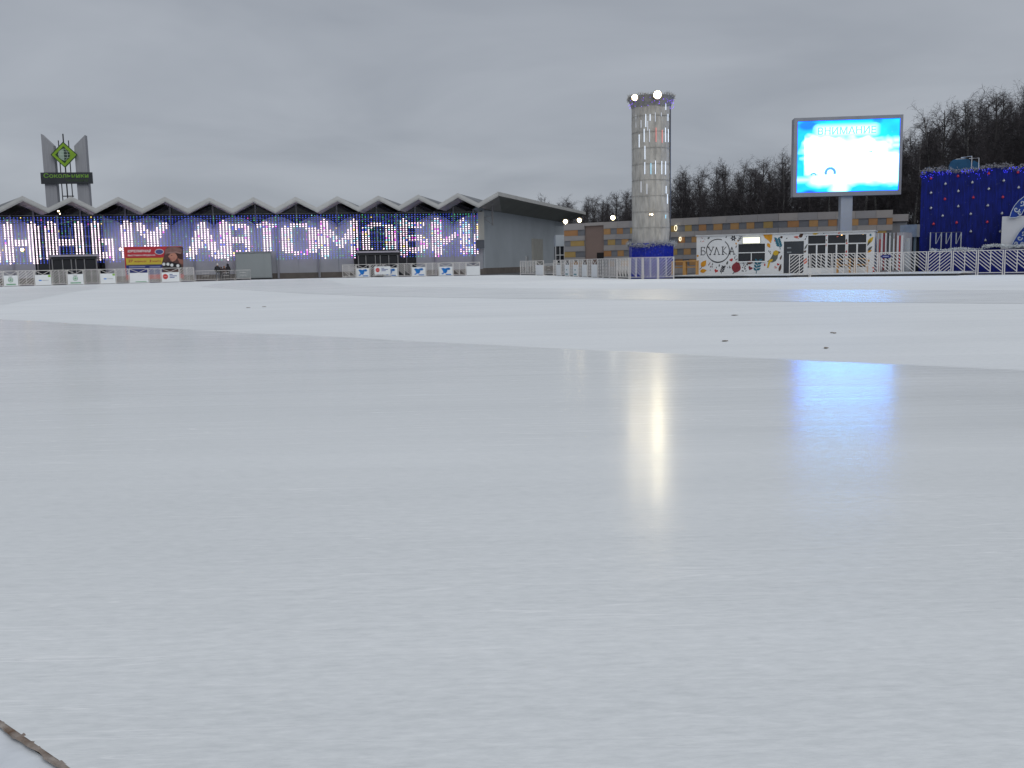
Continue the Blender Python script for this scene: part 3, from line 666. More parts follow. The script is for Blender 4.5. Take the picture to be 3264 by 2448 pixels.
for a, b, di in ((2879, 2955, -1), (2957, 3035, 1), (3037, 3115, -1), (3117, 3200, -1), (3202, 3285, -1), (3287, 3372, -1)):
    lab = {2879: 'pale slat fence panel between the kiosk end and the blue stage', 2957: 'pale slat fence panel with reversed slats before the blue stage corner'}.get(a, 'pale diagonal slat fence panel in front of the dark blue stage')
    fence(RF4, a, b, 'slat', lab, 'fence panels before the blue stage' if a > 2957 else None, di=di, single=True)
# small blue arrow sign wired to the fence
fr = Fr(*RF3); ua, za = fr.px(2806, 813, -.06); ub, zb = fr.px(2841, 817, -.06)
ar = thing('arrow_sign', 'small dark blue arrow sign wired to the slat fence', 'sign', fr.world((ua + ub) / 2, -.06, zb - .1), fr.rz)
h = (ub - ua) / 2
bd = obj('plate', MB().prism([(-h, .1), (-h + .12, .0), (h - .06, .0), (h, .1), (h - .06, .2), (-h + .12, .2)], 0, .015), mat('arrow_blue', (.015, .02, .16), .5), ar)
obj('lettering', MB().box(-h + .15, h - .15, -.008, -.003, .07, .13), mat('arrow_print', (.3, .33, .5), .5), bd)
# crowd barriers
def barrier(run, xa, xb, label, group, pr_=None, h=1.12, yo=0):
    fr = Fr(*run); a, b = fr.u(xa, yo), fr.u(xb, yo); L = b - a
    t = thing('crowd_barrier', label, 'barrier', fr.world((a + b) / 2, yo), fr.rz, group)
    l, r = -L / 2 + .03, L / 2 - .03
    obj('frame', MB().tube([(l, 0, .0), (l, 0, h), (r, 0, h), (r, 0, 0)], .022).tube([(l, 0, .2), (r, 0, .2)], .018), FENCE, t)
    if L > 1.0:
        ba = MB(); n = int(L / .16)
        for k in range(1, n): ba.tube([(l + (r - l) * k / n, 0, .21), (l + (r - l) * k / n, 0, h - .03)], .008, 4)
        obj('bars', ba, FENCE, t, kind='stuff')
    piece('foot', FENCE, t, l - .02, l + .02, -.25, .25, 0, .03); piece('foot', FENCE, t, r - .02, r + .02, -.25, .25, 0, .03)
    if pr_ == 'red':
        bo = obj('board', MB().box(l + .1, r - .1, -.06, -.035, .3, h + .1), BW, t); print_on(bo, 'red', l + .12, r - .12, .32, h + .08, -.06)
    elif pr_ == 'tag':
        piece('name_plate', FENCE, t, -.35, .35, -.02, -.013, .56, .585); piece('name_plate', FENCE, t, -.35, .35, -.02, -.013, .86, .885)
    return t
BF = (G(619, 898), G(800, 893))
for a, b in ((620, 688), (690, 747), (749, 798)): barrier(BF, a, b, 'pale steel crowd barrier standing at the end of the left fence', 'crowd barriers', 'tag')
barrier(MF, 1098, 1140, 'crowd barrier leaning before the fence at the second entrance', None, 'tag', yo=-.5)
barrier(MF, 1190, 1248, 'crowd barrier carrying a white red-disc board before the second entrance', None, 'red', yo=-.5)
barrier(RC, 1736, 1763, 'low pale barrier closing the gap beside the pavilion flank', None, 'tag', h=1.15)

# ================================================================== BANNER
bf = Fr(hp(398, 103.2), hp(586, 105.5))
x0, x1 = bf.u(400), bf.u(584.5); zt = bf.px(400, 787)[1]; zb = .35
ban = thing('banner', 'red, yellow and navy jewellery sale banner with a dark-haired portrait', 'banner', bf.world((x0 + x1) / 2, 0), bf.rz)
o_ = (x0 + x1) / 2
def bp_(x, y): a, b = bf.px(x, y); return (a - o_, b)
def bt(name, xa, ya, xb, yb, m, d=-.01): a = bp_(xa, ya); b = bp_(xb, yb); return obj(name, MB().box(min(a[0], b[0]), max(a[0], b[0]), d - .006, d, min(a[1], b[1]), max(a[1], b[1])), m, panel)
panel = obj('panel', MB().box(x0 - o_, x1 - o_, 0, .08, zb, zt), mat('banner_back', (.5, .05, .05), .6), ban)
for s in (-.9, .9): piece('leg', STEEL, ban, s * (x1 - o_) - .05, s * (x1 - o_) + .05, .09, .19, 0, zt - .1)
B = lambda u, v: (380 + u / 5.183, 600 + v / 5.183)
bt('red_field', *B(108, 970), *B(790, 1148), mat('banner_red', (.48, .035, .05), .55, .05))
bt('yellow_field', *B(110, 1149), *B(790, 1264), mat('banner_yellow', (.60, .47, .06), .55, .05))
bt('navy_field', *B(112, 1265), *B(790, 1420), mat('banner_navy', (.035, .05, .20), .55, .05))
lw = mat('banner_white', (.72, .74, .75), .5); lr = mat('banner_letter_red', (.38, .04, .05), .5)
def btx(s, u0, v0, u1, v1, m, bold=.02): a = bp_(*B(u0, v1)); b = bp_(*B(u1, v0)); text('lettering', s, m, panel, a[0], b[0], a[1], b[1], -.02, bold, shear=.15)
btx('ЮВЕЛИРНАЯ', 140, 1015, 520, 1062, lw, .03); btx('ВЫСТАВКА-ПРОДАЖА', 142, 1092, 595, 1128, lw, .02)
btx('27', 150, 1180, 228, 1226, lr, .03); btx('ФЕВРАЛЯ', 250, 1194, 448, 1226, lr, .02); btx('3', 498, 1180, 528, 1224, lr, .03); btx('МАРТА', 550, 1192, 690, 1222, lr, .02)
for u0, u1 in ((160, 430), (500, 680)):
    bt('small_print', *B(u0, 1290), *B(u1, 1304), mat('banner_smallprint', (.25, .28, .45), .6), -.018)
def blob(name, pts, m, d):
    q = [bp_(*B(u, v)) for u, v in pts]; return obj(name, MB().prism(q, d - .004, d), m, panel)
c = B(662, 1050); ov = [(662 + 74 * math.cos(k * math.pi / 10), 1050 + 46 * math.sin(k * math.pi / 10)) for k in range(20)]
blob('oval_badge', ov, lw, -.018); blob('oval_badge_fill', [(662 + (a - 662) * .88, 1050 + (b - 1050) * .84) for a, b in ov], mat('badge_blue', (.07, .09, .26), .5), -.024)
blob('portrait_ground', [(790, 970), (1056, 970), (1060, 1420), (720, 1420), (706, 1230), (740, 1120), (752, 1040)], mat('portrait_brown', (.10, .05, .045), .6, .3, 2), -.02)
blob('portrait_hat', [(755, 1020), (820, 975), (960, 970), (1040, 1010), (1030, 1060), (900, 1035), (800, 1060), (765, 1110)], mat('portrait_hat', (.22, .12, .11), .6, .2, 3), -.026)
blob('portrait_face', [(850, 1075), (905, 1050), (945, 1100), (962, 1140), (930, 1190), (880, 1215), (845, 1190), (830, 1150), (806, 1130), (825, 1105)], mat('portrait_skin', (.48, .22, .16), .6, .15, 3), -.03)
blob('portrait_hair', [(930, 1050), (1010, 1050), (1050, 1120), (1040, 1180), (985, 1165), (962, 1130), (945, 1090)], mat('portrait_hair', (.055, .022, .02), .5), -.036)
blob('portrait_brim', [(775, 1075), (840, 1050), (930, 1040), (1030, 1065), (1010, 1085), (920, 1065), (850, 1078)], mat('portrait_brim', (.33, .2, .18), .6), -.04)
blob('portrait_lips', [(832, 1168), (850, 1162), (866, 1168), (850, 1177)], mat('portrait_lips', (.35, .05, .06), .5), -.036)
blob('portrait_eye', [(848, 1112), (866, 1104), (884, 1110), (866, 1117)], mat('portrait_black2', (.03, .02, .02), .5), -.036)
blob('portrait_shoulder', [(960, 1160), (1020, 1150), (1056, 1190), (1056, 1260), (1000, 1240)], mat('portrait_skin2', (.30, .13, .10), .6), -.03)
blob('portrait_scarf', [(720, 1240), (800, 1210), (900, 1230), (1010, 1250), (1050, 1340), (730, 1345)], mat('portrait_black', (.02, .02, .022), .6), -.032)
for u, v in ((738, 1255), (805, 1255), (870, 1270), (970, 1280)):
    blob('portrait_flower', [(u + 26 * math.cos(k * 1.047) * (1 + .2 * (k % 2)), v + 28 * math.sin(k * 1.047)) for k in range(6)], lw, -.038)

# ================================================================== PEOPLE
def person(x, Y, hgt, label, jacket, trousers, hat, hatc, lean, bulk=1.0, turn=0):
    p = hp(x, Y)
    t = thing('person', label, 'person', p, turn, 'people behind the crowd barriers')
    k = hgt / 1.75
    J = {'pel': (0, 0, .95), 'sp': (0, .01, 1.15), 'ch': (.0, .0, 1.36), 'nk': (lean * .06, -.01, 1.52), 'hd': (lean * .08, -.04, 1.61), 'ht': (lean * .09, -.03, 1.72), 'no': (lean * .08, -.12, 1.60)}
    for s, n in ((-1, 'l'), (1, 'r')):
        J.update({n + 'hip': (s * .10, 0, .90), n + 'kn': (s * .11, -.03, .50), n + 'an': (s * .12, .02, .09), n + 'to': (s * .14, -.14, .05),
                  n + 'sh': (s * .19, 0, 1.42), n + 'el': (s * .27, .04, 1.13), n + 'wr': (s * .20, -.14, .98), n + 'ha': (s * .15, -.17, .97)})
    names = list(J); E = [('pel', 'sp'), ('sp', 'ch'), ('ch', 'nk'), ('nk', 'hd'), ('hd', 'ht'), ('hd', 'no')]
    for n in 'lr': E += [('pel', n + 'hip'), (n + 'hip', n + 'kn'), (n + 'kn', n + 'an'), (n + 'an', n + 'to'), ('ch', n + 'sh'), (n + 'sh', n + 'el'), (n + 'el', n + 'wr'), (n + 'wr', n + 'ha')]
    rad = {'pel': .17, 'sp': .17, 'ch': .17, 'nk': .065, 'hd': .1, 'ht': .075, 'no': .02, 'hip': .1, 'kn': .075, 'an': .06, 'to': .05, 'sh': .085, 'el': .065, 'wr': .05, 'ha': .04}
    me = bpy.data.meshes.new('body'); me.from_pydata([tuple(c * k for c in J[n]) for n in names], [(names.index(a), names.index(b)) for a, b in E], [])
    o = put('body', me, t); md = o.modifiers.new('skin', 'SKIN'); md.use_smooth_shade = True
    for i, n in enumerate(names):
        r = rad.get(n, rad.get(n[1:], .06)) * k * (bulk if n in ('pel', 'sp', 'ch') or n[1:] in ('sh', 'el') else 1); me.skin_vertices[0].data[i].radius = (r, r * .8); me.skin_vertices[0].data[i].use_root = n == 'pel'
    o.modifiers.new('sub', 'SUBSURF').levels = 1; o.modifiers['sub'].render_levels = 1
    mm = bpy.data.materials.new('clothes'); mm.use_nodes = True; tt = mm.node_tree; b = tt.nodes['Principled BSDF']; b.inputs['Roughness'].default_value = .85
    tcn = tt.nodes.new('ShaderNodeTexCoord'); se = tt.nodes.new('ShaderNodeSeparateXYZ'); tt.links.new(tcn.outputs['Object'], se.inputs[0])
    mr = tt.nodes.new('ShaderNodeMath'); mr.operation = 'DIVIDE'; mr.inputs[1].default_value = hgt * 1.05; tt.links.new(se.outputs[2], mr.inputs[0])
    cr_ = tt.nodes.new('ShaderNodeValToRGB'); cr_.color_ramp.interpolation = 'CONSTANT'; e = cr_.color_ramp.elements
    e[0].position = 0; e[0].color = (.02, .02, .02, 1); e[1].position = .07; e[1].color = (*trousers, 1)
    for pos, c in ((.47, jacket), (.835, (.45, .27, .20))): q = e.new(pos); q.color = (*c, 1)
    tt.links.new(mr.outputs[0], cr_.inputs[0]); tt.links.new(cr_.outputs[0], b.inputs['Base Color']); me.materials.append(mm)
    hx = J['hd'][0] * k
    if hat == 'hood': hm = MB().ball((hx, .0, 1.63 * k), .15 * k, 10, 6, (.95, 1, 1.1))
    elif hat == 'hair': hm = MB().ball((hx, .01, 1.64 * k), .125 * k, 10, 6, (1, 1, 1)).ball((hx, .06, 1.53 * k), .09 * k, 8, 5, (1.1, .7, 1.2))
    else: hm = MB().ball((hx, -.01, 1.69 * k), .118 * k, 10, 6, (1, 1, .8)).ball((hx, 0, 1.80 * k), .04 * k, 6, 4)
    obj('hat' if hat == 'hat' else ('hood' if hat == 'hood' else 'hair'), hm, mat('head_' + '%02d' % (hatc[0] * 99), hatc, .9), t, smooth=True)
person(693, 105.3, 1.84, 'person in black jacket and white knitted hat beside the barriers', (.02, .021, .025), (.05, .06, .09), 'hat', (.62, .62, .6), .3, 1.15, .3)
person(705, 105.8, 1.52, 'shorter person in dark coat between the white-hatted person and the brown-haired one', (.035, .025, .03), (.03, .03, .04), 'hair', (.03, .025, .02), -.2, 1.0, -.3)
person(715, 105.2, 1.60, 'person with reddish brown hair and dark coat holding an item', (.05, .03, .028), (.02, .02, .025), 'hair', (.22, .10, .05), .2, 1.0, .5)
person(727, 105.4, 1.82, 'person in dark hooded jacket next to the brown-haired one', (.022, .02, .024), (.02, .02, .022), 'hood', (.02, .02, .024), -.3, 1.2, -.5)

# ================================================================== CHECKERED BUILDING
GREYS = [mat('slab_grey_%d' % i, c, .75, .08, .8) for i, c in enumerate(((.33, .31, .305), (.30, .29, .295), (.35, .325, .31)))]
ORG = [mat('panel_orange_%d' % i, c, .7, .1, 1) for i, c in enumerate(((.42, .235, .10), (.44, .25, .105), (.40, .27, .10), (.38, .195, .085)))]
DGR = [mat('panel_grey_%d' % i, c, .7, .1, 1) for i, c in enumerate(((.19, .195, .21), (.16, .165, .18)))]
MOR = mat('wall_core', (.22, .22, .23), .8)
BRN = mat('brown_cladding', (.24, .175, .15), .8, .1, .6, stretch=(1, 1, 4))
QA, QB, QC = hp(1799, 101), hp(2480, 86.5), hp(2845, 84)
chk = thing('checkered_building', 'long low building banded with grey slabs and orange and grey checker panels', 'building', QA, 0)
def band(fr, xa, xb, rowpx, first_orange, wp, yo=0):
    """grey slabs and checker panels between image columns xa..xb; rowpx: pixel rows at column xa"""
    pf0 = fr.o - chk.location
    e = put('bay', None, None); bpy.data.objects.remove(e)
    ua, ub = fr.u(xa), fr.u(xb); zs = [fr.px(xa, y)[1] for y in rowpx]; zs[-1] = -.03
    c, n = math.cos(fr.rz), math.sin(fr.rz)
    def pc(name, m, x0, x1, y0, y1, z0, z1):
        mx_, my_ = (x0 + x1) / 2, (y0 + y1) / 2
        o = put(name, cube(m), chk, (pf0.x + mx_ * c - my_ * n, pf0.y + mx_ * n + my_ * c, (z0 + z1) / 2), (0, 0, fr.rz), (x1 - x0, y1 - y0, z1 - z0)); return o
    pc('wall', MOR, ua + .01, ub - .01, .1, 3, -.03, zs[0] - .05)
    for r in range(0, len(zs) - 1):
        zt, zb = zs[r], zs[r + 1]
        if r % 2 == 0:
            x = ua; k = 0
            while x < ub - .01:
                l = min(wp * random.uniform(1.7, 2.1), ub - x); l = ub - x if ub - x - l < .6 else l
                pc('slab', random.choice(GREYS), x + .008, x + l - .008, -.03, .12, zb + .008, zt - .008); x += l
        else:
            x = ua - (wp * .5 if r % 4 == 3 else 0); o = (r // 2) % 2 == 0 if first_orange else (r // 2) % 2 == 1
            while x < ub - .01:
                l = wp * random.uniform(.85, 1.15)
                a, b = max(ua, x), min(ub, x + l)
                if b - a > .12: pc('panel', random.choice(ORG if o else DGR), a + .006, b - .006, .0 if o else .03, .13, zb + .006, zt - .006)
                x += l; o = not o
    return zs
f1 = Fr(QA, QB); f2 = Fr(QB, QC)
rA = [714, 735, 753, 769, 786, 803, 821, 834, 852, 870]
band(f1, 1799, 1864, rA, True, 1.5)
k_ = lambda x, y: y
band(f1, 1925, 2480, [704.5, 727, 745, 762, 781, 799.5, 818, 835, 853, 880], True, .72 * 1.0 * 1.0 + 0.0 if False else 0.0 + .70 * 1.0) if False else None
def rows_at(fr, xa, zs): 
    outp = []
    for z in zs:
        lo, hi = 600, 900
        for _ in range(40):
            m_ = (lo + hi) / 2
            if fr.px(xa, m_)[1] > z: lo = m_
            else: hi = m_
        outp.append(lo)
    return outp
zrows = [f1.px(1799, y)[1] for y in rA]
print('ROWS', [round(z, 2) for z in zrows])
band(f1, 1925, 2480, rows_at(f1, 1925, zrows), True, .73 * 1.0 if False else 0.78)
band(f2, 2480, 2842, rows_at(f2, 2480, zrows), False, .85)
# brown recessed block with a door and parapet
def loc1(x0, x1, y0, y1, z0, z1, name, m):
    c, n = math.cos(f1.rz), math.sin(f1.rz); mx_, my_ = (x0 + x1) / 2, (y0 + y1) / 2
    return put(name, cube(m), chk, (mx_ * c - my_ * n, mx_ * n + my_ * c, (z0 + z1) / 2), (0, 0, f1.rz), (x1 - x0, y1 - y0, z1 - z0))
ua, ub = f1.u(1864), f1.u(1925)
loc1(ua + .01, ub - .01, .15, 3, -.03, zrows[0] - .32, 'brown_wall', BRN)
loc1(ua + .01, ub - .01, -.02, 3, zrows[0] - .31, zrows[0], 'parapet', GREYS[2])
loc1(f1.u(1901), ub - .02, .10, .14, -.03, f1.px(1912, 805)[1], 'doorway', mat('door_black', (.015, .012, .012), .6))
# right end wing, lower
f3 = Fr(QC, hp(2876, 84)); cc = QC - QA
put('end_slab', cube(GREYS[0]), chk, (cc.x + .7, cc.y + .8, f2.px(2860, 694)[1]), (0, 0, f2.rz), (1.5, 1.6, .6))
put('end_wall', cube(MOR), chk, (cc.x + .7, cc.y + .9, f2.px(2860, 700)[1] / 2), (0, 0, f2.rz), (1.4, 1.4, f2.px(2860, 700)[1]))
# glazed link between pavilion and checkered building
gf = Fr(hp(1772, 106), hp(1801, 106))
lk = thing('glazed_link', 'small grey glazed link building beside the pavilion flank', 'building', gf.o, gf.rz)
zt, zm = gf.px(1780, 749)[1], gf.px(1780, 785)[1]; L = gf.u(1799)
obj('fascia', MB().box(0, L, 0, 4, zm, zt), mat('link_grey', (.42, .46, .50), .6, .06, 1), lk)
obj('back', MB().box(.02, L - .02, .4, 3.8, -.03, zm - .003), DARK, lk)
for i in range(2):
    for j in range(3):
        z1 = zm - .01 - j * .95; piece('pane', GLASS, lk, .04 + i * L / 2, L / 2 - .04 + i * L / 2, .1, .14, z1 - .85, z1 - .04)
for x in (0, L / 2, L): piece('mullion', WHITE, lk, x - .035, x + .035, .04, .098, -.03, zm - .003)
for j in range(1, 4): piece('transom', WHITE, lk, 0, L, .045, .095, zm - .95 * j - .04, zm - .95 * j + .03)
# roof floodlights
for x, y, st, col, lab in ((1802, 706.5, 70, (1, .93, .72), 'round white floodlight at the tip of the pavilion eave'), (1846, 702, 110, (1, .85, .55), 'warm floodlight standing on the roof left of the brown block'), (1953, 694, 110, (1, .95, .75), 'white floodlight standing on the checkered roof right of the brown block')):
    u, z = f1.px(x, y, .2); zr = zrows[0]
    t = thing('roof_floodlight', lab, 'lamp', f1.world(u, .3, zr), f1.rz); zz = z - zr
    obj('stem', MB().tube([(0, .25, 0), (0, .25, zz)], .035), DARK, t)
    obj('housing', MB().prism([(.30 * math.cos(k * math.pi / 8), zz + .26 * math.sin(k * math.pi / 8)) for k in range(16)], -.02, .28), DARK, t)
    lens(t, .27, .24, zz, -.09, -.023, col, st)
# neon rings on the wall
for x, y, a, b, lab in ((2154, 727, .13, .26, 'taller oval neon ring on the upper orange panel beside the column'), (2168, 762, .10, .18, 'smaller oval neon ring on the checker wall below the taller ring')):
    u, z = f1.px(x, y, -.25)
    o = obj('neon_ring', MB().stroke([(a * math.cos(k * math.pi / 10), b + b * math.sin(k * math.pi / 10)) for k in range(20)], .035, -.02, .02, True).tube([(0, .02, b * 2), (0, .28, b * 2)], .015), em('neon_warm', (1, .92, .68), 1.6), loc=f1.world(u, -.25, z - b), rz=f1.rz)
    tag(o, lab, 'neon light')

# ================================================================== COLUMN WITH FLOODLIGHTS
tp = hp(2075.5, 71.2); TRR = 1.385
ztop_ = zat(2075, 324, 71.2)
col = thing('light_column', 'tall round column wrapped in grey netting with lit tubes and tinsel crown', 'column', tp)
NET = mat('grey_netting', (.44, .42, .385), .95, .22, 2.6, bump=1.0, stretch=(1.6, 1.6, .45))
zbase = zat(2075, 775, 70)
wr = MB(); nseg = 28; prof = []
zz = zbase
rings = []
nr = 9; ph = (ztop_ - zbase) / nr
vs = []; fs = []; rn = random.Random(3); nlev = nr * 6
for i in range(nlev + 1):
    z = zbase + (ztop_ - zbase) * i / nlev
    for k in range(nseg):
        a = 2 * math.pi * k / nseg; rr_ = TRR * (1 - .012 * (k % 2)) * (1 - (.014 if i % 6 == 0 else 0)) + rn.uniform(-.012, .012) + (.045 * math.sin(5 * a + z * 2.6) * math.exp(-(z - zbase) / 1.8)) + (.04 * math.sin(6 * a - z * 2.2) * math.exp(-(ztop_ - z) / 1.2)) + .012 * math.sin(4 * a + z * 1.3)
        vs.append((rr_ * math.cos(a), rr_ * math.sin(a), z))
for i in range(nlev):
    for k in range(nseg): fs.append((i * nseg + k, i * nseg + (k + 1) % nseg, (i + 1) * nseg + (k + 1) % nseg, (i + 1) * nseg + k))
fs += [tuple(range(nlev * nseg, (nlev + 1) * nseg))]
obj('netting', MB().add(vs, fs), NET, col, smooth=True)
DS = mat('band_dark', (.34, .325, .30), .8)
for i in range(1, nr):
    z = zbase + ph * i; obj('hoop', MB().lathe([(TRR - .05, z - .02), (TRR + .012, z - .02), (TRR + .012, z + .02), (TRR - .05, z + .02)], 28), DS, col)
for k in range(20):
    a = 2 * math.pi * k / 20 + .1; q = TRR + .006
    obj('seam_wire', MB().tube([(q * math.cos(a), q * math.sin(a), zbase + .1), (q * math.cos(a), q * math.sin(a), ztop_ - .2)], .012, 4), mat('seam', (.46, .46, .45), .6), col)
obj('pole', MB().tube([((TRR + .0) * .93, -.55, zbase), ((TRR + .0) * .93, -.55, ztop_ - .3)], .07), mat('pole_dark', (.09, .09, .10), .5), col)
T = lambda u, v: (1960 + u / 4.146, 250 + v / 4.146)
tubes = [(412, 470, 640, 0), (468, 470, 560, 0), (535, 450, 570, 1), (612, 450, 500, 1), (390, 665, 840, 0), (460, 670, 840, 1), (545, 650, 840, 2), (625, 680, 850, 2), (668, 650, 840, 0), (705, 670, 840, 0), (266, 750, 905, 1), (325, 740, 910, 0), (400, 890, 1070, 0), (398, 1105, 1265, 0), (478, 1120, 1265, 3), (538, 1085, 1265, 0), (620, 1090, 1265, 0), (670, 1095, 1270, 0), (277, 1215, 1295, 1), (277, 1355, 1445, 3), (348, 1360, 1505, 1), (425, 1390, 1530, 1), (672, 255, 415, 0), (350, 550, 650, 1), (285, 480, 650, 1), (700, 470, 560, 0), (437, 560, 690, 1), (676, 1420, 1520, 0), (695, 1530, 1655, 0), (672, 1800, 1850, 3)]
tm = [em('tube_white', (.75, .85, 1), 1.1), em('tube_dim', (.7, .75, .85), .5), em('tube_red', (1, .25, .22), .6), em('tube_cyan', (.35, .75, 1), 1.0)]
for u, v0, v1, k in tubes:
    x, y0 = T(u, v0); _, y1 = T(u, v1); Y = 69.9
    X = hp(x, Y).x - tp.x; X = max(-TRR * .97, min(TRR * .97, X + 0)); yy = -math.sqrt(max(.01, (TRR + .035) ** 2 - X * X)); Y = tp.y + yy
    X = hp(x, Y).x - tp.x; X = max(-TRR * .97, min(TRR * .97, X))
    za, zb_2 = (zat(x, q, Y) for q in (y0, y1))
    obj('light_tube', MB().tube([(X, yy, za), (X, yy, zb_2)], .02, 6), tm[k], col)
# crown: flared ring, tinsel, hanging violet lights
obj('crown_ring', MB().lathe([(TRR, ztop_ - .5), (TRR + .26, ztop_ + .15), (TRR + .3, ztop_ + .25), (TRR + .1, ztop_ + .25), (TRR - .1, ztop_ - .3)], 28), mat('crown_grey', (.24, .235, .23), .85, .2, 4), col)
def tinsel(mb, p, r, n, l, rnd):
    for _ in range(n):
        a = rnd.uniform(0, 2 * math.pi); b = rnd.uniform(-1, 1); d = Vector((math.cos(a) * math.sqrt(1 - b * b), math.sin(a) * math.sqrt(1 - b * b), b))
        q = Vector(p) + d * r * rnd.uniform(.2, 1); e = q + d * l; s = d.orthogonal().normalized() * .022
        mb.add([q - s, q + s, e], [(0, 1, 2)])
rn = random.Random(5); tn = MB()
for k in range(90):
    a = 2 * math.pi * k / 90; tinsel(tn, ((TRR + .2) * math.cos(a), (TRR + .2) * math.sin(a), ztop_ + .22 + rn.uniform(-.08, .18)), .1, 10, .2, rn)
obj('tinsel', tn, mat('tinsel_grey', (.30, .29, .27), .5, .4, 8), col, kind='stuff')
vl = MB()
for k in range(48):
    a = rn.uniform(math.pi, 2 * math.pi) ; q = TRR + .25 - rn.random() * .1; vl.octa((q * math.cos(a), q * math.sin(a), ztop_ + .1 - abs(rn.gauss(0, .35))), .028)
obj('fairy_lights', vl, em('violet_led', (.25, .08, 1), 1.6), col, kind='stuff')
# blue tinsel base, octagonal
BT = mat('blue_tinsel', (.004, .016, .32), .5, .5, 14, bump=.5, spec=.25)
bs = MB(); pr8 = [(1.66 * math.cos(math.pi / 8 + k * math.pi / 4), 1.66 * math.sin(math.pi / 8 + k * math.pi / 4)) for k in range(8)]
obj('base', bs.slab(pr8, -.02, zbase), BT, col)
tn = MB(); sp2 = MB()
for k in range(8):
    a, b = pr8[k], pr8[(k + 1) % 8]
    for j in range(20):
        t = j / 20; p = (a[0] + (b[0] - a[0]) * t, a[1] + (b[1] - a[1]) * t); tinsel(tn, (p[0] * 1.07, p[1] * 1.07, zbase - .05 + rn.uniform(-.12, .12) + .08 * math.sin(p[0] * 2)), .14, 14, .12, rn)
    for j in range(130):
        t = rn.random() if rn.random() < .6 else (0.03 * rn.random()); p = (a[0] + (b[0] - a[0]) * t, a[1] + (b[1] - a[1]) * t); z = rn.uniform(0, zbase - .2)
        s = rn.uniform(.015, .03); q = Vector((p[0] * 1.008, p[1] * 1.008, z)); tg = Vector((b[0] - a[0], b[1] - a[1], 0)).normalized()
        sp2.add([q, q + tg * s + Z(s * .5), q + tg * s * .5 + Z(s * 1.8)], [(0, 1, 2)])
obj('base_garland', tn, mat('tinsel_silver', (.36, .37, .38), .4, .4, 8), col, kind='stuff')
obj('base_glints', sp2, mat('silver_foil', (.6, .65, .75), .25, .2, 5, metal=.6), col, kind='stuff')
def col_flood(x, y, rad, Y, st, colr, lab, nm='tower_floodlight'):
    z = zat(x, y, Y); p = hp(x, Y); az = math.atan2(-p.x, p.y)
    t = thing(nm, lab, 'lamp', (p.x, p.y, z - rad), 0); zz = rad
    obj('housing', MB().box(-rad * .8, rad * .8, .03, .03 + rad * 1.2, zz - rad * .75, zz + rad * .75), DARK, t)
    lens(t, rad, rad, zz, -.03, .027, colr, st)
    obj('yoke', MB().tube([(0, rad, zz), (0, rad + .35, zz - rad)], .05), DARK, t)
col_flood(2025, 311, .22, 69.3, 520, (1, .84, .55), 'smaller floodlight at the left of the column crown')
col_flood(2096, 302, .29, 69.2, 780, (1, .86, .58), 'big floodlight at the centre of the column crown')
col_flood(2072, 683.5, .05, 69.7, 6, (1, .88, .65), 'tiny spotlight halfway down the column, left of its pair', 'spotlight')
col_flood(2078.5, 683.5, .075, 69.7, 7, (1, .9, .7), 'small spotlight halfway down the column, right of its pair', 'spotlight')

# ================================================================== SCREEN
scf = Fr(hp(2540, 75), hp(2866, 74.2))
scr = thing('video_screen', 'large lit outdoor video screen with cyan and white picture on grey post', 'screen', scf.world(scf.u(2695), 0), scf.rz)
so_ = scf.u(2695)
def sq(x, y, yo=0): a, b = scf.px(x, y, yo); return a - so_, b
SG = mat('screen_grey', (.30, .31, .34), .6, .08, 1)
ox0, ox1 = sq(2529, 500)[0], sq(2875, 500)[0]; oz0, oz1 = sq(2700, 624)[1], sq(2700, 371)[1]
ix0, ix1 = sq(2541, 500)[0], sq(2866, 500)[0]; iz0, iz1 = sq(2700, 610.5)[1], sq(2700, 382)[1]
obj('housing', MB().box(ox0 + .02, ox1 - .02, .03, 1.0, oz0 + .02, oz1 - .02), SG, scr)
for nm, a in (('frame', (ox0, ix0, -.06, .028, oz0, oz1)), ('frame', (ix1, ox1, -.06, .028, oz0, oz1)), ('frame', (ix0 + .002, ix1 - .002, -.06, .028, oz0, iz0)), ('frame', (ix0 + .002, ix1 - .002, -.06, .028, iz1, oz1))): obj(nm, MB().box(*a), SG, scr)
pw0, pw1 = sq(2681, 690)[0], sq(2718, 690)[0]
obj('post', MB().box(pw0, pw1, .15, .95, 0, oz0 + .018), mat('post_grey', (.42, .45, .49), .6, .06, 1), scr)
# picture
nxg, nzg = 150, 104; rs = np.random.RandomState(4)
ux, vz = np.meshgrid(np.linspace(0, 1, nxg), np.linspace(1, 0, nzg))     # v from top
def smooth_noise(k):
    g = rs.rand(k + 2, k + 2); xi, yi = ux * k, vz * k; a, b = xi.astype(int), yi.astype(int); fx, fy = xi - a, yi - b; fx = fx * fx * (3 - 2 * fx); fy = fy * fy * (3 - 2 * fy)
    return g[b, a] * (1 - fx) * (1 - fy) + g[b, a + 1] * fx * (1 - fy) + g[b + 1, a] * (1 - fx) * fy + g[b + 1, a + 1] * fx * fy
nse = smooth_noise(6) * .5 + smooth_noise(13) * .3 + smooth_noise(27) * .2 - .5
def rbox(cx, cy, hx, hy, r): qx, qy = np.abs(ux - cx) - hx + r, np.abs(vz - cy) - hy + r; return np.hypot(np.maximum(qx, 0), np.maximum(qy, 0)) + np.minimum(np.maximum(qx, qy), 0) - r
d1 = rbox(.5, .48, .43, .26, .12) + nse * .22; d2 = rbox(.62, .66, .42, .22, .1) + nse * .1; d3 = rbox(.28, .83, .16, .08, .08) + nse * .05; d4 = rbox(.42, .93, .08, .09, .05) + nse * .04
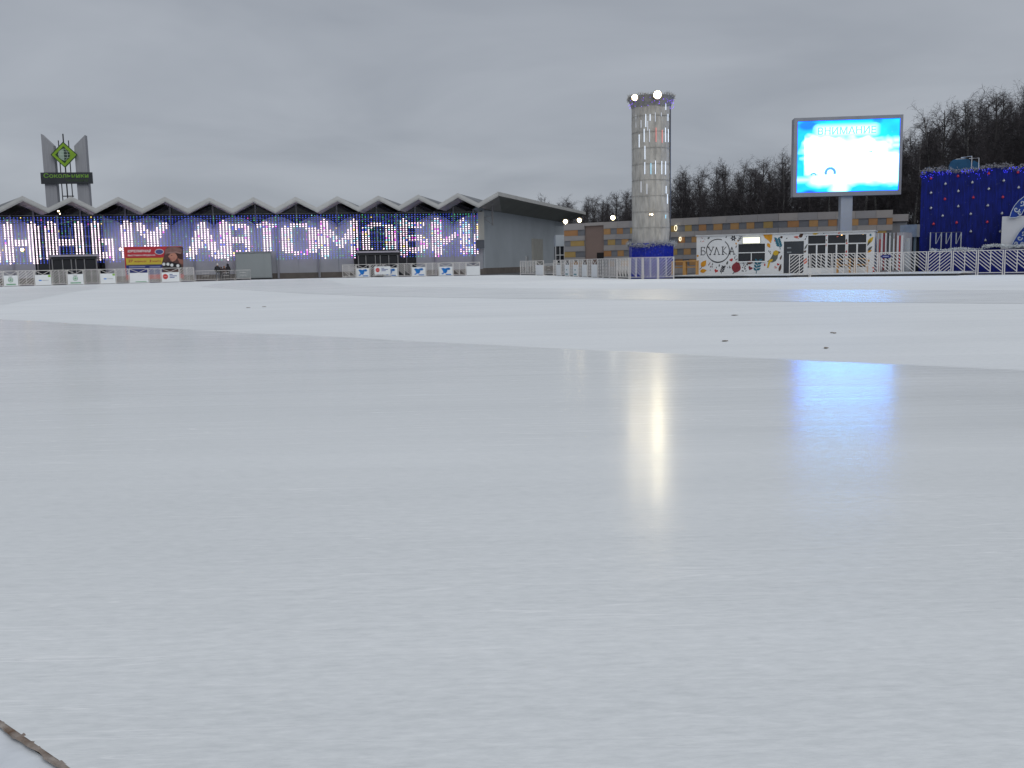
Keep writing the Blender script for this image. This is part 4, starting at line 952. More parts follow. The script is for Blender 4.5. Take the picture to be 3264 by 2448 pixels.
d1 = np.where(ux < .07, d1 + .05, d1); d5 = rbox(.06, .82, .08, .012, .01); d6 = np.minimum(rbox(.97, .30, .03, .02, .02), rbox(.98, .37, .05, .016, .015)); d7 = rbox(.48, .145, .29, .062, .02) + nse * .0; d8 = rbox(.95, .7, .12, .2, .05) + nse * .08
dm = np.minimum.reduce([d1, d2, d3, d4, d5, d6, d7, d8]); white = np.clip(.55 - dm * 11, 0, 1) ** 1.3
hole = np.maximum(0, 1 - np.hypot((ux - .86) / .07, (vz - .94) / .05)) + np.maximum(0, 1 - np.hypot((ux - .6) / .1, (vz - .99) / .06)); white = white * (1 - np.clip(hole * 1.5, 0, .8))
blue = np.clip(1.6 * (1 - np.hypot((ux - .1) / .14, (vz - .06) / .09)), 0, .8) + np.clip(1.5 * (1 - np.hypot((ux - .13) / .09, (vz - 1.0) / .05)), 0, .9) + np.clip(1 - np.hypot((ux - .78) / .06, (vz - .02) / .06), 0, .5)
cyan = np.stack([.0 + 0 * ux, (.80 + nse * .5) * 1.0, 7.5 + 0 * ux], -1); deep = np.array([0, .14, 2.5])
bl = np.clip(blue, 0, 1)[..., None]; colr = cyan * (1 - bl) + deep * bl; colr = colr * (1 - white[..., None]) + np.array([1.5, 5.4, 11.5]) * white[..., None]
edge = np.minimum.reduce([ux, 1 - ux, vz, 1 - vz]) < .006; colr[edge] = (0, .03, .5)
vsx = [(ix0 + (ix1 - ix0) * ux[j, i], 0, iz0 + (iz1 - iz0) * (1 - vz[j, i])) for j in range(nzg) for i in range(nxg)]
fsx = [(j * nxg + i, j * nxg + i + 1, (j + 1) * nxg + i + 1, (j + 1) * nxg + i) for j in range(nzg - 1) for i in range(nxg - 1)]
me = bpy.data.meshes.new('display'); me.from_pydata(vsx, [], fsx); at = me.color_attributes.new('picture', 'FLOAT_COLOR', 'POINT')
at.data.foreach_set('color', np.concatenate([colr.reshape(-1, 3), np.ones((nxg * nzg, 1))], 1).ravel())
pm = bpy.data.materials.new('screen_picture'); pm.use_nodes = True; t = pm.node_tree; b = t.nodes['Principled BSDF']; b.inputs['Base Color'].default_value = (.02, .02, .02, 1); b.inputs['Roughness'].default_value = .5
va_ = t.nodes.new('ShaderNodeVertexColor'); va_.layer_name = 'picture'; t.links.new(va_.outputs[0], b.inputs['Emission Color']); b.inputs['Emission Strength'].default_value = 1.0
me.materials.append(pm); disp = put('display', me, scr)
D = lambda a, b: (ix0 + (ix1 - ix0) * a, iz1 - (iz1 - iz0) * b)
ink = em('screen_ink', (.12, .40, .50), .7); inkb = em('screen_ink_blue', (.12, .32, .62), .9); wht = em('screen_white', (1, 1, 1), 4)
a, b = D(.20, .195), D(.77, .095)
text('lettering', 'ВНИМАНИЕ', ink, disp, a[0], b[0], a[1], b[1], -.008, .012)
def arc(cx, cy, r, a0, a1, wd):
    p = [D(cx, cy)]; x, z = p[0]; return MB().stroke([(x + r * math.cos(t), z + r * math.sin(t)) for t in np.linspace(a0, a1, 12)], wd, -.014, -.006)
obj('wheel_mark', arc(.165, .765, .18, .2, 2.9, .11), inkb, disp); obj('wheel_mark', arc(.33, .73, .34, -.2, 3.4, .2), inkb, disp)
obj('picture_mark', arc(.43, .33, .18, -1.6, 0, .04), em('screen_mark', (.4, .75, .8), .9), disp)
obj('picture_mark', MB().prism([D(.66, .455), D(.72, .447), D(.75, .437), D(.73, .46)], -.014, -.006), inkb, disp)

# ================================================================== KIOSK
kf = Fr(hp(2220, 70), hp(2786, 65.2))
kl = kf.L
kio = thing('bakery_kiosk', 'white bakery kiosk painted with leaves, hearts and a yellow bird', 'kiosk', kf.o, kf.rz)
K2 = lambda u, v, yo=0: kf.px(2180 + u / 5.821, 640 + v / 5.821, yo)
K3 = lambda u, v, yo=0: kf.px(2480 + u / 5.267, 640 + v / 5.267, yo)
KW = mat('kiosk_white', (.66, .67, .68), .6, .05, 1.2)
kz = kf.px(2220, 754)[1]; k0 = .20
def fw_(x0, x1, z0, z1, nm='wall_panel', m=KW, y0=0, y1=.1): return piece(nm, m, kio, x0, x1, y0, y1, z0, z1)
wx0, wx1 = K2(1005, 900)[0], K2(1510, 900)[0]; wz0, wz1 = K2(1250, 1125)[1], K2(1250, 800)[1]
dx0, dx1 = K3(95, 900)[0], K3(430, 900)[0]; dz1 = K3(260, 680)[1]
gx0, gx1 = K3(505, 700)[0], K3(1480, 700)[0]; gz1 = K3(1000, 573)[1]; gz0 = .55; gzm = K3(1000, 722)[1]
fw_(0, wx0, k0, kz); fw_(wx0 + .002, wx1 - .002, wz1, kz); fw_(wx0 + .002, wx1 - .002, k0, wz0); fw_(wx1, dx0, k0, kz)
fw_(dx0 + .002, dx1 - .002, dz1, kz); fw_(dx1, gx0, k0, kz); fw_(gx0 + .002, gx1 - .002, gz1, kz); fw_(gx0 + .002, gx1 - .002, k0, gz0); fw_(gx1, kl, k0, kz)
obj('shell', MB().box(0, .1, .11, 3, k0, kz).box(kl - .1, kl, .11, 3, k0, kz).box(.1, kl - .1, 2.9, 3, k0, kz), KW, kio)
obj('roof', MB().box(-.06, kl + .06, -.08, 3.1, kz + .003, kz + .09), mat('kiosk_roof', (.5, .51, .52), .6), kio)
obj('floor', MB().box(.1, kl - .1, .11, 2.9, k0, k0 + .05), DARK, kio)
INT = mat('kiosk_interior', (.05, .05, .055), .8, .4, 2)
obj('inner_back', MB().box(.12, kl - .12, 1.8, 1.85, k0 + .06, kz - .02), INT, kio)
for i, (a, b, z, c) in enumerate([(wx0 + .3, wx0 + .7, 1.5, (.3, .3, .32)), (wx0 + 1.2, wx0 + 1.8, 1.3, (.35, .33, .3)), (gx0 + .7, gx0 + 1.2, 2.1, (.25, .26, .28)), (gx0 + 2.1, gx0 + 2.8, 2.2, (.22, .23, .24)), (gx1 - 1.1, gx1 - .3, 2.2, (.24, .23, .22)), (gx0 + .7, gx0 + 1.1, 1.4, (.3, .2, .13))]):
    obj('shelf_goods', MB().box(a, b, 1.2, 1.7, k0 + .06, z), mat('goods_%d' % i, c, .7, .2, 3), kio)
KG = mat('kiosk_glass', (.02, .022, .026), .05, .2, .5, spec=.5)
def kwin(x0, x1, z0, z1):
    g = piece('window', KG, kio, x0, x1, .05, .06, z0, z1); return g
zmid = K2(1250, 962)[1]
kwin(wx0 + .03, wx1 - .03, zmid + .03, wz1 - .02); kwin(wx0 + .05, K2(1243, 1000)[0], wz0 + .03, zmid - .03); kwin(K2(1257, 1000)[0], wx1 - .05, wz0 + .03, zmid - .03)
fw_(wx0, wx1, zmid - .03, zmid + .03, 'transom', WHITE, -.02, .04); fw_(K2(1243, 1000)[0], K2(1257, 1000)[0], wz0, zmid - .032, 'mullion', WHITE, -.01, .04)
fw_(wx0 - .03, wx1 + .03, wz0 - .05, wz0 + .02, 'sill', WHITE, -.12, -.003)
for a in (wx0 - .02, wx1 - .02): fw_(a, a + .04, wz0 + .022, wz1, 'window_frame', WHITE, -.015, -.002)
a, b = K2(1095, 790, -.12), K2(1405, 675, -.12)
obj('lit_sign', MB().box(a[0], b[0], -.14, -.06, a[1], b[1]), em('sign_glow', (1, .98, .72), 1.15), kio)
obj('sign_case', MB().box(a[0] - .04, b[0] + .06, -.055, -.003, a[1] - .04, b[1] + .03), STEEL, kio)
dr_ = obj('door', MB().box(dx0 + .02, dx1 - .02, .02, .06, k0, dz1 - .01), mat('door_dark', (.035, .04, .048), .25, .2, 1, spec=.5), kio)
for v in (790, 865): a, b = K3(150, v + 12), K3(222, v - 12); obj('notice', MB().box(a[0], b[0], .008, .016, a[1], b[1]), mat('notice_grey', (.22, .24, .26), .6), dr_)
obj('handle', MB().tube([(dx1 - .15, -.02, 1.0), (dx1 - .15, -.02, 1.5)], .02), STEEL, dr_)
g3 = [K3(u, 700)[0] for u in (505, 797, 837, 1130, 1180, 1480)]
for a, b in ((g3[0], g3[1]), (g3[2], g3[3]), (g3[4], g3[5])):
    kwin(a + .03, b - .02, gzm + .04, gz1 - .03); m_ = (a + b) / 2
    kwin(a + .03, m_ - .05, gz0 + .03, gzm - .04); kwin(m_ + .05, b - .02, gz0 + .03, gzm - .04); fw_(m_ - .05, m_ + .05, gz0, gzm - .042, 'mullion', WHITE, .0, .045)
fw_(gx0 + .003, gx1 - .003, gzm - .04, gzm + .04, 'transom', KW, -.01, .048)
for a, b in ((g3[1], g3[2]), (g3[3], g3[4])): fw_(a, b, gz0 + .002, gz1 - .002, 'mullion', KW, -.03, .049)
# lamps inside
for u, v in ((1060, 575), (715, 765), (1420, 573)): x, z = K3(u, v); obj('ceiling_lamp', MB().ball((x, .5, z), .035, 8, 5), em('warm_bulb', (1, .55, .2), 8), kio)
# painted decoration, flat shapes
INKS = {k: mat('paint_' + k, c, .6, .15, 4) for k, c in dict(black=(.035, .035, .04), orange=(.60, .27, .02), red=(.42, .03, .03), wine=(.22, .03, .04), teal=(.02, .13, .19), brown=(.10, .05, .035), yellow=(.55, .36, .03), grey=(.10, .11, .10), coral=(.62, .16, .12), pink=(.55, .3, .28)).items()}
PX = 1.0 / 5.821 * 68 / F     # metres per zoomed pixel
def paint(nm, pts, ink, K=K2, d=.006):
    q = [K(u, v) for u, v in pts]; return obj(nm, MB().prism(q, -d - .003, -d), INKS[ink], kio)
def leaf(u, v, l, ang, wd, ink, K=K2, d=.006):
    a = R(ang); pts = []
    for s in (1, -1):
        for k in range(9):
            t = k / 8 if s > 0 else 1 - k / 8
            x = (t - .5) * l; y = s * wd / 2 * math.sin(math.pi * t ** .8)
            if 0 < k < 8 or (s > 0): pts.append((u + x * math.cos(a) - y * math.sin(a), v - x * math.sin(a) - y * math.cos(a)))
    paint('painted_leaf', pts, ink, K, d)
def heart(u, v, s, ink, rot=0):
    pts = []
    for k in range(16):
        t = 2 * math.pi * k / 16; x = s * math.sin(t) ** 3; y = -s * (13 * math.cos(t) - 5 * math.cos(2 * t) - 2 * math.cos(3 * t) - math.cos(4 * t)) / 16
        pts.append((u + x * math.cos(rot) - y * math.sin(rot), v + x * math.sin(rot) + y * math.cos(rot)))
    paint('painted_heart', pts, ink)
def line(nm, pts, wd, ink, K=K2, closed=False, d=.006): q = [K(u, v) for u, v in pts]; obj(nm, MB().stroke(q, wd * PX, -d - .003, -d, closed), INKS[ink], kio)
line('painted_ring', [(632 + 212 * math.cos(t), 925 + 212 * math.sin(t)) for t in np.linspace(-.9, 5.05, 40)], 15, 'black')
line('painted_ring', [(632 + 205 * math.cos(t), 925 + 222 * math.sin(t)) for t in np.linspace(.6, 2.2, 14)], 11, 'black', d=.012)
# lettering: serif capitals
for L_ in ([[(322, 862), (322, 1003)], [(322, 862), (385, 862)], [(385, 862), (385, 882)], [(322, 930), (370, 925), (395, 950), (395, 980), (370, 1003), (310, 1003)]],
           [[(450, 858), (500, 930)], [(548, 858), (485, 1000)], [(435, 858), (470, 858)], [(530, 858), (560, 858)], [(470, 1000), (500, 1000)]],
           [[(605, 862), (570, 997)], [(605, 862), (655, 997)], [(555, 997), (585, 997)], [(635, 997), (672, 997)]],
           [[(720, 855), (720, 995)], [(785, 855), (720, 930), (800, 995)], [(705, 995), (740, 995)], [(705, 855), (740, 855)]],
           [[(890, 858), (850, 990)], [(890, 858), (935, 990)], [(862, 945), (918, 945)], [(838, 990), (865, 990)], [(915, 990), (952, 990)]]):
    mb = MB()
    for i, s in enumerate(L_): mb.stroke([K2(u, v) for u, v in s], (11 if i % 2 else 15) * PX, -.010 - .001 * i, -.006)
    obj('letter', mb, INKS['black'], kio)
leaf(368, 1165, 150, 55, 95, 'orange'); leaf(362, 1300, 125, 10, 75, 'orange'); line('painted_stem', [(290, 1270), (320, 1250), (335, 1210)], 9, 'brown'); leaf(258, 1022, 44, 0, 44, 'orange')
leaf(975, 1225, 230, 75, 170, 'wine'); line('painted_stem', [(935, 1320), (905, 1360)], 14, 'black'); heart(598, 1300, 36, 'red', .4); heart(880, 1098, 34, 'red', -.4); heart(1232, 1250, 42, 'wine', .5); heart(1748, 1180, 26, 'red', .2); heart(1700, 1235, 30, 'pink', .6)
paint('painted_leaf', [(1465, 622), (1642, 615), (1638, 700), (1615, 790), (1570, 740), (1500, 690)], 'orange'); leaf(1575, 830, 100, -60, 62, 'orange')
def bush(u, v, h, ink, rot=0, n=4):
    line('painted_stem', [(u, v), (u + h * math.sin(rot), v - h * math.cos(rot))], h * .05, ink)
    for k in range(n):
        t = .3 + .7 * k / (n - 1); x, y = u + h * t * math.sin(rot), v - h * t * math.cos(rot)
        for s in (-1, 1): leaf(x + s * h * .16, y - h * .06, h * .34, 90 - math.degrees(rot) - s * 50, h * .17, ink, d=.007)
bush(1340, 1350, 235, 'teal', .18, 4); bush(1790, 900, 200, 'teal', -.3, 5); bush(690, 1355, 140, 'black', .35, 4); bush(1010, 760, 100, 'black', .5, 3)
for k in range(6): leaf(918 + 34 * math.cos(k * 1.05), 695 + 34 * math.sin(k * 1.05), 50, -math.degrees(k * 1.05), 28, 'black')
leaf(460, 690, 55, 40, 34, 'grey'); leaf(805, 1150, 75, 70, 34, 'grey'); leaf(735, 1230, 60, 60, 30, 'black'); leaf(1225, 1150, 110, 0, 60, 'brown'); leaf(1235, 1130, 120, 0, 40, 'wine', d=.012)
leaf(1785, 1240, 150, 75, 48, 'brown'); leaf(1800, 1050, 100, 70, 30, 'brown'); leaf(970, 795, 45, -60, 25, 'orange'); leaf(1005, 735, 45, 70, 22, 'orange'); leaf(970, 850, 55, 70, 16, 'black')
leaf(1500, 1185, 55, 80, 28, 'red'); leaf(1690, 725, 70, 70, 25, 'coral'); leaf(1810, 675, 52, 20, 42, 'black'); leaf(1910, 695, 30, 50, 20, 'grey'); leaf(787, 672, 40, 50, 20, 'black')
for k in range(7): leaf(320 + random.uniform(-10, 70), 700 + random.uniform(-20, 60), 26, random.uniform(0, 180), 8, 'coral' if k < 4 else 'black')
rr2 = random.Random(8)
for cu, cv, n, su, sv, ink in ((1130, 1230, 16, 55, 75, 'black'), (500, 1230, 7, 40, 60, 'black'), (840, 1240, 5, 50, 40, 'grey'), (960, 1060, 5, 30, 40, 'black'), (460, 1180, 3, 40, 60, 'wine'), (1580, 960, 4, 40, 40, 'grey'), (620, 1200, 4, 60, 40, 'black')):
    for _ in range(n): leaf(cu + rr2.uniform(-su, su), cv + rr2.uniform(-sv, sv), rr2.uniform(22, 42), rr2.uniform(50, 85), rr2.uniform(11, 18), ink)
# bird
paint('painted_bird_body', [(1540, 1130), (1600, 1080), (1640, 1010), (1660, 950), (1700, 920), (1745, 930), (1765, 970), (1745, 1010), (1735, 1070), (1700, 1120), (1640, 1145)], 'grey')
paint('painted_bird_head', [(1650, 985), (1665, 940), (1705, 918), (1750, 932), (1768, 960), (1740, 1005), (1690, 1015)], 'yellow', d=.012); paint('painted_bird_beak', [(1752, 935), (1798, 950), (1755, 985)], 'brown', d=.015)
paint('painted_bird_wing', [(1560, 1130), (1600, 1085), (1655, 1085), (1640, 1120), (1590, 1140)], 'yellow', d=.012); paint('painted_bird_tail', [(1565, 1140), (1605, 1135), (1575, 1240), (1542, 1245)], 'yellow', d=.012)
# decoration to the right of the door and on the window frame
leaf(2090, 680, 110, -20, 30, 'coral'); leaf(2175, 650, 90, 35, 60, 'brown')
for u, v, l, a, wd, ink in ((460, 1010, 110, 70, 60, 'coral'), (455, 850, 50, 40, 34, 'brown'), (470, 770, 110, 60, 26, 'grey'), (460, 640, 40, 60, 14, 'black'), (480, 600, 34, 60, 12, 'black'), (630, 555, 110, 4, 30, 'yellow'), (390, 575, 90, 30, 50, 'brown'), (310, 605, 90, 10, 26, 'coral'), (1555, 660, 150, 50, 60, 'yellow'), (1530, 700, 130, 60, 30, 'grey'), (1545, 800, 110, 45, 40, 'grey'), (1540, 845, 90, 30, 34, 'orange'), (1555, 575, 40, 0, 40, 'teal'), (1190, 516, 40, 0, 26, 'red'), (1460, 506, 60, 0, 26, 'red'), (1030, 535, 60, 40, 30, 'coral'), (1000, 600, 44, 20, 18, 'coral'), (815, 585, 30, 10, 18, 'coral'), (815, 660, 26, 0, 24, 'brown'), (810, 740, 60, 80, 20, 'pink'), (1148, 665, 60, 80, 26, 'brown'), (1155, 710, 40, 80, 26, 'coral'), (1148, 850, 50, 80, 26, 'red'), (1140, 915, 36, 0, 30, 'red'), (60, 610, 46, 20, 40, 'brown'), (920, 520, 40, 20, 16, 'grey'), (770, 545, 30, 20, 14, 'grey'), (1610, 1170, 60, 60, 30, 'red'), (1600, 1120, 50, 60, 26, 'coral'), (1530, 1000, 60, 70, 20, 'orange')):
    leaf(u, v, l, a, wd, ink, K3, d=.034 if 780 < u < 840 or 1120 < u < 1185 else .006)
# striped annex at the kiosk end
ka = thing('striped_annex', 'narrow glazed annex with coloured vertical stripes at the kiosk end', 'annex', kf.world(kl + .12, .6), kf.rz - .25)
obj('body', MB().box(0, 1.75, .05, 2, .1, kz - .12), mat('annex_grey', (.33, .33, .36), .6), ka)
for i in range(13):
    c = random.choice(['wine', 'teal', 'grey', 'pink', 'brown', 'black', 'red'])
    m_ = INKS[c] if i % 2 else KW; piece('stripe', m_, ka, .03 + i * .13, .03 + i * .13 + random.uniform(.05, .12), .03, .048, .3, kz - .12 - random.choice((0, 0, .2, .4)))
piece('corner_post', STEEL, ka, 1.76, 2.1, .3, .6, 0, kz - .5)
# ticket booth between kiosk and stage
tf = Fr(hp(2873, 74), hp(2924, 73.2)); L = tf.L
tb = thing('ticket_booth', 'small dark booth with pale fascia between kiosk and blue stage', 'booth', tf.o, tf.rz)
z1, z2 = tf.px(2890, 717)[1], tf.px(2890, 756)[1]
obj('fascia', MB().box(-.05, L, -.3, 1.5, z2, z1), mat('booth_pale', (.45, .47, .46), .6, .1, 2), tb); obj('back', MB().box(0, L - .05, .5, 1.4, 0, z2 - .003), mat('booth_dark', (.05, .055, .06), .6), tb)
for x in (.1, L - .25): piece('post', mat('booth_green', (.25, .30, .29), .6), tb, x, x + .14, -.15, .0, 0, z2 - .003)
# deck
dkf = Fr(G(2140, 887.5), G(2530, 884.5))
dk = thing('deck', 'low white-edged deck with dark skirting under the kiosk front', 'deck', dkf.o, dkf.rz)
obj('top', MB().box(0, dkf.L - .4, 0, 6.5, .13, .195).box(dkf.L - .397, dkf.L + 9.5, 1.6, 6.5, .13, .195), mat('deck_white', (.60, .62, .64), .7, .08, 1), dk); obj('skirt', MB().box(.05, dkf.L - .45, .06, 6.4, -.025, .128).box(dkf.L - .447, dkf.L + 9.4, 1.66, 6.4, -.025, .128), DARK, dk)
# wooden tables and stools on the deck
WOOD = mat('orange_wood', (.50, .27, .09), .6, .15, 3, stretch=(1, 1, .2))
def table(x, yb, w_, h_, lab, nm='wooden_table', g=None):
    p = kf.world(kf.u(x, -1.1), -1.1, .195); t = thing(nm, lab, 'table', p, kf.rz, g)
    obj('top', MB().box(-w_ / 2, w_ / 2, -.3, .3, h_ - .06, h_), WOOD, t); obj('rail', MB().box(-w_ / 2 + .1, w_ / 2 - .1, -.03, .03, h_ * .5, h_ * .5 + .09), WOOD, t)
    for sx in (-1, 1):
        for sy in (-1, 1): piece('leg', WOOD, t, sx * (w_ / 2 - .06) - .05, sx * (w_ / 2 - .06) + .05, sy * .24 - .04, sy * .24 + .04, 0, h_ - .062)
table(2163, 876, .95, 1.0, 'high orange wooden table beside the fence end at the column'); table(2204, 876, .95, 1.02, 'high orange wooden table against the kiosk corner')
table(2690, 876, .9, .95, 'orange wooden table behind the slat fence below the kiosk windows'); table(2745, 876, .9, .95, 'orange wooden table behind the slat fence near the kiosk end')

# ================================================================== BLUE STAGE
bfm = Fr(hp(2929, 66.5), hp(3264, 63.6)); SL = bfm.u(3264) + 7
stg = thing('blue_stage', 'tall dark blue tinsel-covered stage box hung with red and white baubles', 'stage', bfm.o, bfm.rz)
szt = bfm.px(2935, 548)[1]
STB = mat('stage_blue', (.004, .011, .15), .55, .45, 9, bump=.5, spec=.2)
# cladding strips, each slightly uneven
ns = 14
for i in range(ns): piece('cladding_strip', STB, stg, i * SL / ns + .004, (i + 1) * SL / ns - .004, random.uniform(0, .012), .2, -.02, szt)
obj('body', MB().box(.02, SL - .02, .21, 6, -.02, szt - .02), STB, stg)
Q4 = lambda u, v, yo=0: bfm.px(2860 + u / 3.95, 480 + v / 3.95, yo)
tn = MB(); bl_ = MB(); rn = random.Random(11)
for k in range(int(SL / .07)):
    x = k * .07; zc = szt + .03 + .08 * math.sin(x * 1.7); tinsel(tn, (x, -.08 + rn.uniform(-.08, .08), zc + rn.uniform(-.15, .12)), .12, 11, .12, rn)
    if rn.random() < .85 and math.sin(x * 2.3) + math.sin(x * 5.1) > -.9:
        for _ in range(2): bl_.octa((x + rn.uniform(-.1, .1), -.12 - rn.random() * .1, szt - .02 - abs(rn.gauss(0, .2)) - (.3 * rn.random() if math.sin(x * 4) > .6 else 0)), .02)
obj('top_garland', tn, mat('garland_grey', (.27, .27, .30), .5, .4, 8), stg, kind='stuff'); obj('fairy_lights', bl_, em('blue_led', (.03, .03, 1), 2), stg, kind='stuff')
reds = [(425, 350), (765, 322), (1152, 290), (1520, 275), (600, 612), (957, 592), (1330, 587), (457, 925), (747, 908), (1132, 900)]
whs = [(607, 420), (945, 402), (1342, 380), (425, 533), (768, 512), (1152, 484), (1528, 466), (425, 725), (768, 703), (1140, 693), (572, 822), (925, 800), (1318, 792), (925, 1020), (1297, 1020), (1110, 1132)]
RB = mat('bauble_red', (.45, .02, .05), .2, .05, spec=.6); WB = mat('bauble_silver', (.45, .46, .48), .25, .05, metal=.5)
bm_ = {}
for lst, m_, nm in ((reds, RB, 'red'), (whs, WB, 'silver')):
    me = mesh('bauble', MB().ball((0, 0, 0), .085, 12, 8).tube([(0, 0, .08), (0, 0, .12)], .02), True); me.materials.append(m_)
    for u, v in lst:
        x, z = Q4(u, v, -.1); p = bfm.world(x, -.11, z)
        o = put('bauble', me, None, p, (0, 0, bfm.rz)); tag(o, 'shiny %s bauble hanging on the dark blue stage wall' % nm, 'bauble', nm + ' baubles on the stage')
gt = MB(); rn = random.Random(2)
for k in range(260):
    x, z = rn.uniform(.1, SL - .1), rn.uniform(.2, szt - .3); s = rn.uniform(.008, .016); gt.add([(x, -.006, z), (x + s, -.004, z + s), (x - s * .4, -.004, z + s * 1.6)], [(0, 1, 2)])
obj('glints', gt, MATS['silver_foil'], stg, kind='stuff')
# thin rods on the stage wall, N shapes
rods = thing('rod_rail', 'thin grey rods with slanting braces in front of the blue stage', 'railing', bfm.world(Q4(620, 1250)[0], -.6), bfm.rz)
ro = Q4(620, 1250, -.6)[0]
for u in (425, 563, 687, 812): a, b = Q4(u, 1030, -.6), Q4(u, 1260, -.6); piece('rod', STEEL, rods, a[0] - ro - .035, a[0] - ro + .035, -.03, .03, 0, a[1])
for u, w_ in ((495, 563), (625, 687), (750, 812)):
    a, b = Q4(u, 1035, -.6), Q4(u, 1175, -.6); piece('short_rod', STEEL, rods, a[0] - ro - .03, a[0] - ro + .03, -.03, .03, b[1], a[1])
    c = Q4(w_, 1035, -.6); bar('brace', STEEL, rods, (b[0] - ro, b[1]), (c[0] - ro, c[1]), .03, -.04, .02)
a = Q4(425, 1032, -.6); b = Q4(812, 1032, -.6); piece('rail', mat('rail_dark', (.06, .065, .09), .5), rods, a[0] - ro, b[0] - ro, .032, .06, a[1] - .04, a[1])
# white plinth with blue scroll ornaments
wf0 = Q4(1318, 900, -1)[0]
wp_ = thing('white_plinth', 'white block with blue scroll-patterned wing ornaments on the stage', 'ornament', bfm.world(wf0, -1), bfm.rz)
zt = Q4(1340, 832, -1)[1]
obj('block', MB().box(0, 6.5, -.3, .7, -.02, zt), mat('plinth_white', (.62, .63, .66), .7, .06, 1), wp_)
ORB = mat('ornament_blue', (.01, .045, .28), .4, .3, 2); ORW = mat('ornament_pale', (.55, .62, .70), .5)
W4 = lambda u, v: (Q4(u, v, -1.4)[0] - wf0, Q4(u, v, -1.4)[1])
def orn(pts, scrolls):
    q = [W4(u, v) for u, v in pts]; o = obj('wing_ornament', MB().prism(q, -.46, -.36), ORB, wp_)
    obj('wing_edge', MB().stroke(q, .035, -.48, -.463, True), ORW, o)
    for u, v, r, ph_, n in scrolls:
        pts_ = [W4(u + r * (1 - t / 9) * math.cos(ph_ + t * .75 * n), v + r * (1 - t / 9) * math.sin(ph_ + t * .75 * n)) for t in range(9)]; obj('scroll', MB().stroke(pts_, .06, -.485, -.466), ORW, o)
orn([(1415, 845), (1435, 770), (1475, 695), (1530, 630), (1596, 580), (1680, 540), (1700, 620), (1640, 700), (1596, 745), (1560, 810), (1500, 840)], [(1500, 740, 42, 0, 1), (1570, 660, 40, 2, -1), (1540, 780, 26, 1, 1), (1640, 610, 36, 0, 1)])
orn([(1435, 1205), (1470, 1130), (1530, 1030), (1596, 955), (1700, 900), (1720, 1210)], [(1540, 1100, 36, 0, 1), (1585, 1040, 30, 2, -1), (1580, 1170, 34, 1, 1), (1500, 1170, 24, 3, 1), (1640, 1000, 36, 0, 1), (1650, 1120, 40, 1, 1)])
# snow-white tinsel heap along the stage foot
tn = MB(); rn = random.Random(21)
g0, g1 = Q4(435, 1250, -.9)[0], SL
x = g0
while x < g1:
    u_ = (x - g0) / 6.0; zc = Q4(900, 1245, -1.8)[1] + (.18 if x > Q4(1090, 1200, -.9)[0] else 0) + .05 * math.sin(x * 3)
    tinsel(tn, (x, -1.8 + rn.uniform(-.15, .15), zc), .09, 20, .10, rn); x += .06
o = obj('tinsel_heap', tn, mat('tinsel_white', (.62, .66, .68), .6, .2, 6), loc=bfm.o, rz=bfm.rz); tag(o, 'frosty white tinsel garland along the top of a blue skirt before the stage', 'garland')
sk = obj('stage_skirt', MB().box(Q4(395, 1300, -.9)[0], SL, -1.85, -1.75, -.02, Q4(900, 1250, -1.8)[1]), STB, loc=bfm.o, rz=bfm.rz); tag(sk, 'low dark blue tinsel skirt behind the slat fence at the stage foot', 'skirting')
# roof unit and railing
x0, x1 = Q4(655, 150, 2)[0], Q4(935, 150, 2)[0]; zt = Q4(800, 112, 2)[1]
ru = thing('roof_unit', 'rounded blue ventilation unit with snow on the stage roof', 'roof unit', bfm.world((x0 + x1) / 2, 2, szt - .02), bfm.rz); hw = (x1 - x0) / 2; hh = zt - szt
RU = mat('unit_blue', (.02, .10, .20), .5, .15, 2)
obj('body', MB().prism([(-hw, 0), (hw, 0), (hw, hh * .55), (hw * .88, hh * .9), (hw * .6, hh), (-hw * .55, hh), (-hw * .85, hh * .85), (-hw, hh * .5)], -.5, .5), RU, ru)
obj('side_unit', MB().prism([(hw + .05, 0), (hw + .55, 0), (hw + .5, hh * .6), (hw + .15, hh * .85), (hw + .05, hh * .7)], -.4, .4), RU, ru)
obj('snow_cap', MB().prism([(-hw * .5, hh + .004), (hw * .55, hh + .004), (hw * .3, hh + .05), (-hw * .3, hh + .045)], -.4, .4), SNOW, ru)
x2 = Q4(800, 90, 1.2)[0]; xm = Q4(940, 70, 1.2)[0]; x3 = Q4(1030, 100, 1.2)[0]; zr1, zr2 = Q4(940, 70, 1.2)[1], Q4(1030, 98, 1.2)[1]
rl = thing('roof_railing', 'thin pale pipe railing on the stage roof beside the blue unit', 'railing', bfm.world(xm, 1.2, szt - .02), bfm.rz); o0 = szt - .02
obj('pipe', MB().tube([(x2 - xm, .6, zr1 - o0), (0, 0, zr1 - o0), (0, 0, 0)], .025), WHITE, rl); obj('pipe', MB().tube([(-.15, -.3, zr2 - o0), (x3 - xm, -.3, zr2 - o0), (x3 - xm, -.3, 0)], .025), WHITE, rl)

